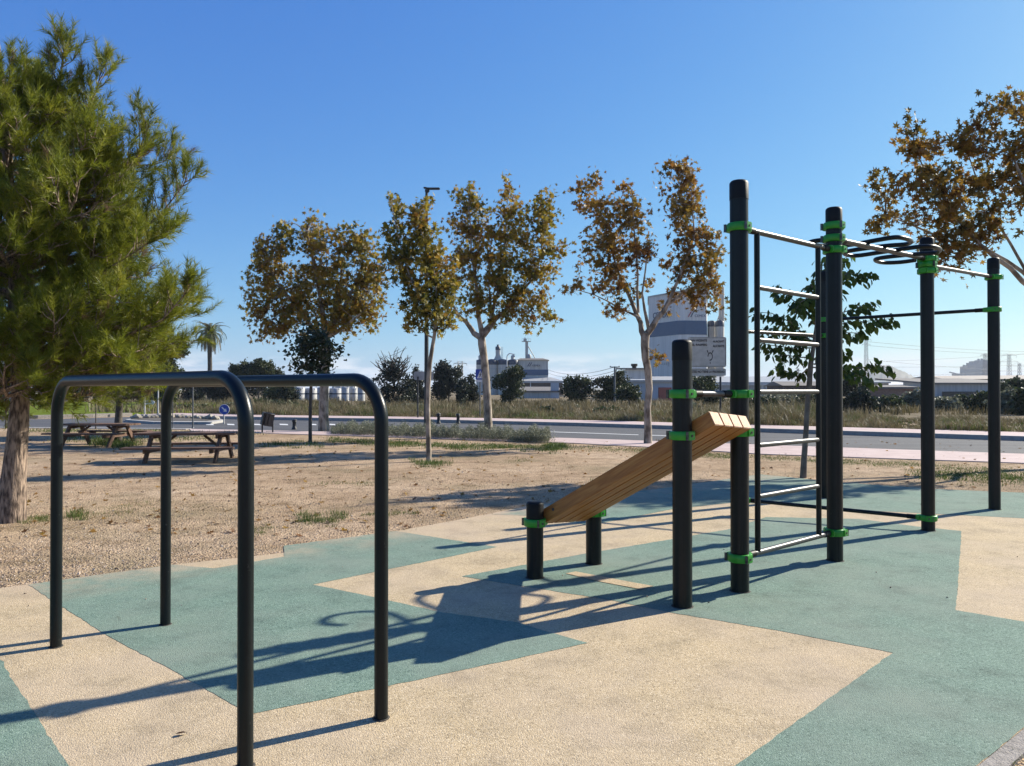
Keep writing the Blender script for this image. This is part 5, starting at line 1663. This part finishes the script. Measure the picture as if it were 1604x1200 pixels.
ar = [rot2(pl, math.radians(-42)) for pl in ([(-5.2 * k_, -.9 * k_), (1 * k_, -.9 * k_), (1 * k_, .9 * k_), (-5.2 * k_, .9 * k_)], [(.8 * k_, -3.2 * k_), (5.4 * k_, 0), (.8 * k_, 3.2 * k_)])]
shape(t, "arrow", cc, 31, ar, sign_white)
# small direction finger sign
t, p = sign_post("finger_sign", "small white finger sign pointing right near the traffic island", 234, 655, 44.05, 630, .03, pale_pole)
c = at(234, 630.5, 44); k_ = 44 / F
q = MB(); pl = [(-9 * k_, -3.3 * k_), (6 * k_, -3.3 * k_), (9 * k_, 0), (6 * k_, 3.3 * k_), (-9 * k_, 3.3 * k_)]
q.add([(c.x + x, 43.98, c.z + z) for x, z in pl] + [(c.x + x, 44.01, c.z + z) for x, z in pl], [tuple(range(5)), tuple(reversed(range(5, 10)))] + [(i, 5 + i, 5 + (i + 1) % 5, (i + 1) % 5) for i in range(5)]); q.build("plate", [sign_white], t)
shape(t, "marking", c, 43.98, [[(-6 * k_, -1.0 * k_), (4 * k_, -1.0 * k_), (4 * k_, .8 * k_), (-6 * k_, .8 * k_)]], mat("grey_ink", (.16, .17, .17), (.22, .23, .23), 9, .6), .004)

# slim poles at the left
for u, vt, vb, wpx, m_, nm_, cat, lab in (
    (226.5, 618, 652, 2.4, pale_pole, "lamp_column", "pole", "pale column just left of the finger sign"),
    (247.5, 600, 657, 2.4, pale_pole, "lamp_column", "pole", "tall pale column right of the finger sign"),
    (302, 590, 671, 2.2, pole_m, "lamp_column", "pole", "tall slim grey column by the near road edge, between the two bent bars"),
    (270.5, 622, 671, 1.4, pole_m, "stake", "stake", "thin grey stake hidden half behind the back dip bar upright"),
    (188.5, 618, 692, 2.0, pale_pole, "lamp_column", "pole", "pale column standing right behind the smaller pine's dark stem"),
    (150, 628, 672, 1.7, bark_dark, "sapling_stake", "stake", "thin dark stake beyond the far picnic table"),
    (140, 626, 648, 2.0, mat("yellow_pole", (.36, .33, .16), (.42, .38, .2), 8, .6), "marker_post", "post", "short yellowish marker post at the lawn edge"),
    (38.5, 625, 671, 1.6, mat("pale_wood_stake", (.36, .29, .17), (.45, .37, .24), 8, .8), "wooden_stake", "stake", "pale wooden stake right beside the big pine trunk"),
    (14, 632, 672, 1.8, pale_pole, "wooden_stake", "stake", "grey stake tied beside the thin dark stem at the left edge")):
    b = G(u, vb); k_ = b.y / F
    q = MB(); z1 = zat(vt, b.y)
    q.path([Vector((b.x, b.y, -.04)), Vector((b.x, b.y, z1 * .5)), Vector((b.x, b.y, z1))], [wpx * k_ * .52, wpx * k_ * .5, wpx * k_ * .42], 9)
    q.lathe(b, [(wpx * k_ * .9, -.02), (wpx * k_ * .9, .03), (wpx * k_ * .55, .05)], 10)
    o = q.build(nm_, [m_], None, (b.x, b.y, 0)); tag(o, lab, cat)
b = G(9, 671)
crown_tree("street_tree", "thin dark stemmed sapling at the left edge under the pine", "tree", b, b.y, [(9, 671, 1.4), (10, 640, 1.2), (11, 612, 1.0)], [], [(8, 598, 20, 18), (20, 590, 20, 16)], dark_leaf, bark_dark, 91, dens=1.5, size=.16, template=OVAL, sig=.15, twig=.005)

# bollards and litter bin
def bollard(u, vb, vt, label):
    b = G(u, vb); z = zat(vt, b.y); r = .075
    t = thing("bollard", (b.x, b.y, 0), label, "bollard", "black iron bollards")
    q = MB(); q.lathe(b, [(r * 1.25, -.03), (r * 1.25, .05), (r * .9, .09), (r * .8, z * .72), (r * 1.1, z * .75), (r * 1.1, z * .8), (r * .8, z * .83)], 16); q.build("shaft", [bollard_m], t)
    q = MB(); q.lathe(b, [(r * .8, z * .83), (r * 1.2, z * .88), (r * 1.1, z * .96), (r * .5, z)], 16); q.build("head", [bollard_m], t)
bollard(461, 673, 657, "short black bollard on the near footway right of the litter bin")
bollard(687, 664, 647.5, "black bollard on the far footway just right of the slim plane trunk")
bollard(717.5, 664.5, 648, "black bollard on the far footway before the crossing sign")
b = G(419, 678); k_ = b.y / F
t = thing("litter_bin", (b.x, b.y, 0), "dark slatted litter bin tipping on two legs beside the road", "litter bin")
zb, zt = zat(667, b.y), zat(647, b.y)
Rm = Matrix.Rotation(math.radians(12), 3, 'Y') @ Matrix.Rotation(math.radians(35), 3, 'Z')
q = MB(); cz = (zb + zt) / 2
for i in range(9):
    a = 2 * math.pi * i / 9
    off = Rm @ Vector((.15 * math.cos(a), .13 * math.sin(a), 0))
    q.box(Vector((b.x, b.y, cz)) + off, (.085, .085, (zt - zb) * .98), M=Rm)
q.build("bucket", [bollard_m], t)
q = MB(); rp = [Vector((b.x, b.y, cz)) + Rm @ Vector((.19 * math.cos(2 * math.pi * i / 16), .17 * math.sin(2 * math.pi * i / 16), (zt - zb) * .48)) for i in range(17)]; q.path(rp, .018, 6, caps=False); q.build("rim", [dark_pole], t)
for dx in (-.17, .17):
    q = MB(); q.tube((b.x + dx, b.y, -.03), (b.x + dx, b.y, zb + .12), .026, n=8); q.build("leg", [bollard_m], t)

# rocks along the traffic island
rng = random.Random(77)
rock_m = mat("pale_rock", (.24, .21, .165), (.38, .34, .28), 7, .95, bump=.5)
for i in range(30):
    u = 207 + 133 * i / 29 + rng.uniform(-1.5, 1.5); v = 657.5 + 3.6 * (abs((i - 12) / 17) ** 1.6) + rng.uniform(-.5, .5)
    p = G(u, v); s_ = rng.uniform(.09, .17)
    bm = bmesh.new(); bmesh.ops.create_icosphere(bm, subdivisions=1, radius=1)
    for vv in bm.verts:
        f = rng.uniform(.75, 1.2); vv.co = Vector((vv.co.x * s_ * f * 1.2, vv.co.y * s_ * f, vv.co.z * s_ * f * .8))
    me = bpy.data.meshes.new("rock"); bm.to_mesh(me); bm.free(); me.materials.append(rock_m)
    o = link_mesh("rock", me, None, Vector((p.x, p.y, .11 + s_ * .5)))
    tag(o, "pale rough rock in the row edging the traffic island", "rock", "rocks edging the traffic island")

# picnic tables
def picnic(u0, u1, vb, d, vtop, vseat, label, rz, brace=True, hw=.36):
    a, b_ = at(u0, 610, d), at(u1, 610, d)
    c = (a + b_) / 2; L = (b_.x - a.x)
    zt, zs = zat(vtop, d), zat(vseat, d - .35)
    t = thing("picnic_table", (c.x, c.y, 0), label, "picnic table", "wooden picnic tables")
    R = Matrix.Rotation(rz, 3, 'Z')
    W_ = lambda x, y, z: Vector((c.x, c.y, 0)) + R @ Vector((x, y, 0)) + Vector((0, 0, z))
    q = MB()
    for i in range(5): q.box(W_(0, (i - 2) * .142, zt - .02), (L, .132, .04), M=R)
    q.build("table_top", [table_wood], t)
    for s_ in (-1, 1):
        q = MB()
        for i in range(2): q.box(W_(0, s_ * (.60 + i * .13), zs - .018), (L * 1.06, .12, .036), M=R)
        q.build("seat", [table_wood], t)
    for e in (-1, 1):
        x = e * L * .34
        for s_ in (-1, 1):
            top, bot = W_(x, s_ * .20, zt - .04), W_(x, s_ * .58, -.03)
            q = MB(); dv = (top - bot); ax_ = dv.normalized(); sx = R @ Vector((1, 0, 0)); yy = ax_.cross(sx).normalized()
            q.box((top + bot) / 2, (.05, .10, dv.length), M=Matrix((sx, yy, ax_)).transposed()); q.build("leg", [table_wood], t)
        q = MB(); q.box(W_(x - e * .045, 0, zs - .075), (.04, 1.42, .085), M=R); q.box(W_(x - e * .045, 0, zt - .075), (.04, .66, .07), M=R); q.build("cross_beam", [table_wood], t)
        if brace:
            p1, p2 = W_(x - e * .08, 0, zs - .05), W_(x - e * .38, 0, zt - .06)
            q = MB(); dv = p2 - p1; ax_ = dv.normalized(); yy = R @ Vector((0, 1, 0)); xx = yy.cross(ax_).normalized()
            q.box((p1 + p2) / 2, (.04, .06, dv.length), M=Matrix((xx, yy, ax_)).transposed()); q.build("brace", [table_wood], t)
picnic(222, 374, 727, 15.2, 677, 699, "dark brown wooden picnic table on the dirt behind the bent dip bars", math.radians(4))
picnic(99, 211, 700, 19.2, 663.5, 677.5, "farther wooden picnic table beside the dark pine stem at the left", math.radians(-5))

# ------------------------------------------------------------------ grass, hedge, scrub, gravel
straw = leaf_mat("dry_grass_blades", [(0, (.055, .048, .018)), (.35, (.13, .105, .045)), (.6, (.19, .155, .085)), (.85, (.265, .22, .13)), (1, (.20, .105, .045))], .3)
greenb = leaf_mat("green_grass_blades", [(0, (.035, .055, .012)), (.5, (.075, .115, .020)), (.8, (.12, .155, .035)), (1, (.22, .19, .09))], .3)
sage = leaf_mat("sage_shoots", [(0, (.055, .060, .034)), (.4, (.14, .15, .095)), (.75, (.24, .25, .17)), (1, (.36, .35, .26))], .22)
rng = np.random.default_rng(100)

def clump_field(n, pick, hgt, wid, lean, spread, nb, tints):
    B, Hh, Wd, Ln, Ti = [], [], [], [], []
    for _ in range(n):
        p, hs = pick()
        k = int(nb * rng.uniform(.6, 1.4))
        q = np.array([p.x, p.y, -.02]) + np.c_[rng.normal(size=(k, 2)) * spread * hs, np.zeros(k)]
        B.append(q); Hh.append(hgt * hs * rng.uniform(.45, 1.15, k)); Wd.append(wid * rng.uniform(.6, 1.3, k)); Ln.append(rng.uniform(.05, lean, k))
        Ti.append(tints() + rng.normal(size=k) * .12)
    return [np.concatenate(x) for x in (B, Hh, Wd, Ln, Ti)]

# verge band beyond the far footway
far_line = offset(fp, 2.7)
def on_line(line, f):
    x = f * (len(line) - 1); i = min(int(x), len(line) - 2)
    return line[i].lerp(line[i + 1], x - i)
lens = [(far_line[i + 1] - far_line[i]).length for i in range(len(far_line) - 1)]
cum = np.concatenate([[0], np.cumsum(lens)])
def along(s_):
    i = min(int(np.searchsorted(cum, s_, 'right')) - 1, len(lens) - 1)
    f = (s_ - cum[i]) / lens[i]
    a, b_ = far_line[i], far_line[i + 1]
    tdir = (b_ - a).normalized()
    return a.lerp(b_, f), Vector((-tdir.y, tdir.x, 0))
def hfac(u):  # how tall the growth stands across the picture
    return np.interp(u, [200, 380, 560, 640, 800, 900, 1000, 1080, 1180, 1300, 1380, 1420, 1480, 1540, 1604], [.75, 1.1, .9, .95, .7, .62, .62, .95, 1.25, 1.3, .85, .25, .55, .85, .75])
def pick_far():
    while True:
        s_ = rng.uniform(0, cum[-1]); p, nn = along(s_)
        q = p + nn * (rng.random() ** 1.6 * 13)
        u = 802 + F * q.x / q.y
        if 150 < u < 1750: 
            lump = .62 + .30 * math.sin(q.x * .9 + 2 * math.sin(q.y * .33)) + .22 * math.sin(q.x * 2.3 + q.y * 1.1) + .2 * math.sin(q.y * .8 + 1)
            if lump < .3: continue
            return q, hfac(u) * lump * rng.uniform(.7, 1.2)
f1 = clump_field(2600, pick_far, .70, .020, .95, .28, 38, lambda: rng.choice([.35, .5, .62, .75, .2], p=[.25, .3, .22, .15, .08]) + rng.normal() * .06)
blades("dry_grass", f1[0], f1[1], f1[2], f1[3], f1[4], straw, rng, kind="stuff")["label"] = "tall dry yellow grass beyond the far footway"
def pick_far2():
    q, h_ = pick_far(); return q, h_ * .8
f1 = clump_field(1300, pick_far2, .72, .026, .7, .26, 32, lambda: rng.choice([.2, .4, .6, .95], p=[.3, .35, .2, .15]) + rng.normal() * .1)
blades("field_weeds", f1[0], f1[1], f1[2], f1[3], f1[4], greenb, rng, kind="stuff")["label"] = "green weeds among the dry grass of the field"
# farther scrub cover
def pick_scrub():
    d = rng.uniform(42, 85); u = rng.uniform(150, 1700); p = at(u, 610, d); p.z = 0
    return p, rng.uniform(.4, 1.0)
f1 = clump_field(1500, pick_scrub, .75, .05, .5, .4, 26, lambda: rng.choice([.3, .5, .65, .15]) + rng.normal() * .05)
blades("scrub_cover", f1[0], f1[1], f1[2], f1[3], f1[4], straw, rng, kind="stuff")["label"] = "low dry scrub covering the open field"

# separate bushes in the scrub
def bush(name, label, u, d, hw, vt, m_, seed, tint=.45, sz=.16, cat="bush", group=None, dens=1.0):
    r_g = np.random.default_rng(seed)
    k = d / F; b = at(u, 610, d); zt = zat(vt, d); w = hw * k
    t = thing(name, (b.x, b.y, 0), label, cat, group)
    n = int(520 * dens)
    q = r_g.normal(size=(n, 3)); q /= np.linalg.norm(q, axis=1, keepdims=True)
    q *= r_g.uniform(.3, 1, (n, 1)) ** .5
    lump = 1 + .22 * np.sin(q[:, :1] * 5 + seed) * np.cos(q[:, 1:2] * 4 + seed * 2)
    P = np.array([b.x, b.y, zt * .42]) + q * lump * np.array([w, w * .8, zt * .55])
    P = P[P[:, 2] > .03]
    wb = MB()
    for i in range(7):
        e = Vector(P[r_g.integers(len(P))]); wb.path([Vector((b.x + r_g.normal() * .05, b.y + r_g.normal() * .05, -.03)), Vector((b.x, b.y, 0)).lerp(e, .5) + Vector((0, 0, .08)), e], [.02, .014, .006], 4, caps=False)
    wb.build("stems", [bark_dark], t)
    leaves("foliage", P, sz * r_g.uniform(.7, 1.3, len(P)), rot_random(r_g, len(P)), tint + r_g.normal(size=len(P)) * .22, m_, t, TUFT)
for i, (u, d, hw, vt, m_, lab) in enumerate((
    (1348, 44, 24, 612, far_dark, "tall dusky bush right of the twin posts, the darkest in the scrub"),
    (1392, 48, 26, 622, far_green, "spreading green bush below the low hill"), (1432, 52, 18, 612, sage, "pale silvery bush touching the left of the square post"),
    (1480, 50, 24, 623, sage, "grey green bush right of the square post below the warehouse"), (1512, 56, 16, 621, far_green, "small olive bush in front of the warehouse opening"),
    (1540, 46, 18, 615, far_green, "green bush just left of the outermost post"), (1580, 44, 26, 612, sage, "silvery bush right of the outermost post"), (1608, 42, 20, 608, far_green, "green bush cut by the right edge of the picture"),
    (1220, 60, 34, 616, sage, "grey green bush behind the middle of the wall ladder"), (1195, 52, 22, 622, far_green, "dull green bush behind the left of the wall ladder"), (1270, 54, 26, 618, far_green, "green bush behind the leaning young trunk"),
    (1075, 50, 16, 634, sage, "low pale bush at the foot of the destination board"), (890, 60, 22, 637, sage, "low grey bush under the rounded tree left of the utility pole"), (1020, 60, 26, 637, sage, "low dry bush at the foot of the blue grey shed"),
    (850, 48, 18, 642, far_green, "low green bush in the dry grass right of the bushy pine"), (955, 44, 24, 643, far_green, "low bright bush in the dry grass below the utility pole"), (645, 55, 22, 637, sage, "straw grey bush left of the blank sign's post"),
    (420, 48, 40, 628, far_green, "wide olive bush beyond the road left of the white tanks"), (300, 52, 34, 637, far_green, "low olive bush beyond the traffic island"), (370, 50, 22, 634, sage, "dull bush beyond the arrow sign"))):
    bush("scrub_bush", lab, u, d, hw, vt, m_, 200 + i, sz=.30 if d > 40 else .2)

# hedge of grey green shrubs: one hedge along the near footway, with green grass at its foot
def hedge():
    b = G(690, 688)
    t = thing("hedge", (b.x, b.y, 0), "low grey green shrub hedge in front of the near footway, middle of the picture", "hedge")
    P, Dr, Sz, Ti = [], [], [], []
    line = [(520, 681), (600, 684), (700, 688), (800, 692), (860, 695)]
    n = 5200
    for _ in range(n):
        f = rng.random() * 4; i = min(int(f), 3)
        u = line[i][0] + (line[i + 1][0] - line[i][0]) * (f - i); v = line[i][1] + (line[i + 1][1] - line[i][1]) * (f - i)
        v -= rng.random() ** .8 * 6.5
        if rng.random() < .1: u += rng.uniform(-10, 14)
        p = G(u, v)
        lump = .78 + .22 * math.sin(u * .11) * math.sin(u * .043 + 1) + .15 * math.sin(u * .31)
        P.append((p.x, p.y, -.02)); Sz.append(.42 * lump * rng.uniform(.6, 1.12)); Ti.append(.5 + rng.normal() * .2)
    P = np.array(P); Sz = np.array(Sz)
    blades("stems", P, Sz, np.full(n, .006), rng.uniform(0, .3, n), np.array(Ti), sage, rng, t)
    # small leaves along each shoot
    k = 11
    f = rng.uniform(.25, 1.05, (n, k, 1))
    L = P[:, None] + np.array([0, 0, 1.0]) * Sz[:, None, None] * f + rng.normal(size=(n, k, 3)) * np.array([.035, .035, .02])
    L = L.reshape(-1, 3)
    leaves("foliage", L, rng.uniform(.02, .05, len(L)) , rot_random(rng, len(L), .3), np.repeat(np.array(Ti), k) + rng.normal(size=n * k) * .12, sage, t, (np.array([(-.6, 0, 0), (0, .22, .05), (.6, 0, 0), (0, -.22, .05)]), np.array([(0, 1, 2), (0, 2, 3)])))
hedge()

def strip_pick(pts, dv):
    def f():
        x = rng.random() * (len(pts) - 1); i = int(x)
        u = pts[i][0] + (pts[i + 1][0] - pts[i][0]) * (x - i); v = pts[i][1] + (pts[i + 1][1] - pts[i][1]) * (x - i)
        return G(u, v + rng.normal() * dv), rng.uniform(.6, 1.2)
    return f
parts_ = [clump_field(420, strip_pick([(515, 689), (620, 695), (740, 700), (860, 701), (880, 700)], 2.6), .10, .010, .8, .12, 26, lambda: .5 + rng.normal() * .1),
          clump_field(240, strip_pick([(880, 701), (1000, 705), (1060, 709), (1150, 716)], 2.4), .06, .009, .9, .12, 22, lambda: .72 + rng.normal() * .12),
          clump_field(300, strip_pick([(1150, 714), (1260, 720), (1400, 727), (1604, 739)], 2.2), .055, .009, .9, .12, 22, lambda: .7 + rng.normal() * .15),
          clump_field(260, strip_pick([(1440, 742), (1520, 746), (1640, 752)], 4.5), .07, .008, .9, .12, 24, lambda: .55 + rng.normal() * .12),
          clump_field(160, strip_pick([(100, 684), (200, 690), (330, 684)], 4), .10, .012, .9, .2, 20, lambda: .55 + rng.normal() * .15),
          clump_field(60, strip_pick([(150, 694), (210, 699)], 3), .22, .010, .8, .12, 26, lambda: .45 + rng.normal() * .1),
          clump_field(200, strip_pick([(40, 674), (200, 676), (420, 679)], 1.6), .09, .014, .9, .2, 20, lambda: .65 + rng.normal() * .15),
          clump_field(46, strip_pick([(645, 722), (672, 727), (705, 725)], 2.5), .10, .008, .8, .08, 22, lambda: .5 + rng.normal() * .12),
          clump_field(40, strip_pick([(410, 695), (450, 697), (500, 695)], 3), .14, .009, .8, .1, 22, lambda: .45 + rng.normal() * .12),
          clump_field(90, strip_pick([(940, 757), (990, 752), (1010, 750)], 4), .09, .007, .8, .08, 20, lambda: .5 + rng.normal() * .12)]
x = [np.concatenate([p_[i] for p_ in parts_]) for i in range(5)]
blades("verge_grass", *x, greenb, rng, kind="stuff")["label"] = "short green grass along the hedge and footway"

# weed patches in the dirt near the flooring
parts_ = [clump_field(34, strip_pick([(468, 812), (500, 813), (540, 810)], 5), .085, .0045, 1.0, .05, 40, lambda: .45 + rng.normal() * .12),
          clump_field(16, strip_pick([(560, 806), (620, 803), (650, 802)], 3), .06, .0045, 1.0, .05, 34, lambda: .55 + rng.normal() * .12),
          clump_field(14, strip_pick([(105, 808), (125, 806), (140, 800)], 4), .10, .0045, .9, .05, 36, lambda: .5 + rng.normal() * .12),
          clump_field(40, strip_pick([(150, 802), (200, 797), (260, 792)], 5), .05, .004, 1.1, .08, 30, lambda: .85 + rng.normal() * .12),
          clump_field(20, strip_pick([(30, 818), (60, 814), (90, 812)], 3), .07, .0045, 1.0, .06, 30, lambda: .55 + rng.normal() * .12),
          clump_field(14, strip_pick([(400, 830), (430, 826)], 4), .05, .004, 1.0, .05, 30, lambda: .6 + rng.normal() * .12),
          clump_field(26, strip_pick([(500, 758), (545, 756), (600, 757)], 2), .05, .006, 1.1, .1, 24, lambda: .7 + rng.normal() * .1),
          clump_field(14, strip_pick([(800, 722), (830, 721)], 2), .06, .006, 1, .1, 22, lambda: .6 + rng.normal() * .1)]
cw = []
for _ in range(90):
    p = K0.lerp(K1, rng.uniform(-.4, 1.5)) + kn * rng.uniform(.13, .42); cw.append((p, rng.uniform(.6, 1.2)))
it = iter(cw * 2)
parts_.append(clump_field(60, lambda: next(it), .055, .005, .9, .05, 46, lambda: .35 + rng.normal() * .2))
x = [np.concatenate([p_[i] for p_ in parts_]) for i in range(5)]
blades("weed_patch", *x, greenb, rng, kind="stuff")["label"] = "small weeds growing in the bare dirt"
# thin dead straw over the dirt
def pick_dirt():
    while True:
        v = 690 + 260 * rng.random() ** 1.7; u = rng.uniform(-60, 1680); p = G(u, v)
        if not inside(p, slab): return p, rng.uniform(.4, 1.1)
def inside(p, poly):
    c_, j = False, len(poly) - 1
    for i in range(len(poly)):
        if (poly[i].y > p.y) != (poly[j].y > p.y) and p.x < (poly[j].x - poly[i].x) * (p.y - poly[i].y) / (poly[j].y - poly[i].y) + poly[i].x: c_ = not c_
        j = i
    return c_
f1 = clump_field(1500, pick_dirt, .045, .006, 1.3, .09, 12, lambda: rng.choice([.3, .55, .8]))
blades("dead_straw", *f1, straw, rng, kind="stuff")["label"] = "sparse dead straw lying on the dirt"

# pebbles and crumbs
def gravel():
    n = 15000
    V, T, Ti = [], [], []
    oct_ = np.array([(1, 0, 0), (-1, 0, 0), (0, 1, 0), (0, -1, 0), (0, 0, 1), (0, 0, -1)], float)
    of = [(0, 2, 4), (2, 1, 4), (1, 3, 4), (3, 0, 4), (2, 0, 5), (1, 2, 5), (3, 1, 5), (0, 3, 5)]
    i = 0
    while i < n:
        v = 735 + 215 * rng.random() ** .8; u = rng.uniform(-40, 1640)
        p = G(u, v)
        if inside(p, slab) and rng.random() > .0008: continue
        s_ = rng.uniform(.003, .0085) * (1.8 if rng.random() < .05 else 1)
        z = .003 if inside(p, slab) else -.005
        R = rot_random(rng, 1)[0]
        q = (oct_ * rng.uniform(.6, 1.1, (6, 1)) * np.array([s_ * 1.2, s_, s_ * .7])) @ R.T
        k = len(V); V += [tuple(np.array([p.x, p.y, z + s_ * .3]) + r_) for r_ in q]; T += [(a + k, b_ + k, c_ + k) for a, b_, c_ in of]
        Ti += [rng.random()] * 6; i += 1
    gm = leaf_mat("pebbles", [(0, (.16, .12, .09)), (.4, (.33, .25, .18)), (.8, (.46, .36, .27)), (1, (.58, .50, .42))], 0.0, .9, .2)
    o = raw_mesh("gravel", V, T, gm, np.array(Ti)); o["kind"] = "stuff"; o["label"] = "loose pebbles and crumbs on the dirt"
gravel()
# fallen leaves: on the dirt as a scatter, and one dark leaf on the rubber
def fallen():
    P = []
    while len(P) < 900:
        p = G(rng.uniform(-20, 1640), 690 + 150 * rng.random() ** 1.5)
        if not inside(p, slab) or rng.random() < .004: P.append((p.x, p.y, .004))
    P = np.array(P)
    R = rot_random(rng, len(P), 3.0)
    o = leaves("fallen_leaves", P, rng.uniform(.05, .12, len(P)), R, rng.uniform(.45, 1, len(P)), rust, None, STAR); o["kind"] = "stuff"; o["label"] = "scattered brown fallen leaves"
fallen()
p = G(284, 1152)
o = leaves("fallen_leaf", np.array([(p.x, p.y, .01)]), np.array([.045]), np.array([[[.9, -.43, 0], [.43, .9, .1], [0, -.1, .99]]]), np.array([.99]), rust, None, OVAL)
tag(o, "single dark curled leaf on the beige rubber between the dip bars", "leaf")

# ------------------------------------------------------------------ haze: one even pale volume round the whole place
hm = bpy.data.materials.new("haze"); hm.use_nodes = True
hn, hl = hm.node_tree.nodes, hm.node_tree.links
hn.remove(hn["Principled BSDF"])
pv_ = hn.new("ShaderNodeVolumePrincipled")
pv_.inputs["Color"].default_value = (.80, .88, 1.0, 1)
pv_.inputs["Density"].default_value = HAZE_DENSITY = .00020
pv_.inputs["Anisotropy"].default_value = .1
hl.new(pv_.outputs[0], hn["Material Output"].inputs["Volume"])
hz = MB(); hz.box((0, 2600, 45), (10600, 8000, 100)); 
o = hz.build("haze", [hm], None, (0, 2600, 45)); o["kind"] = "stuff"; o["label"] = "thin pale summer haze in the air"
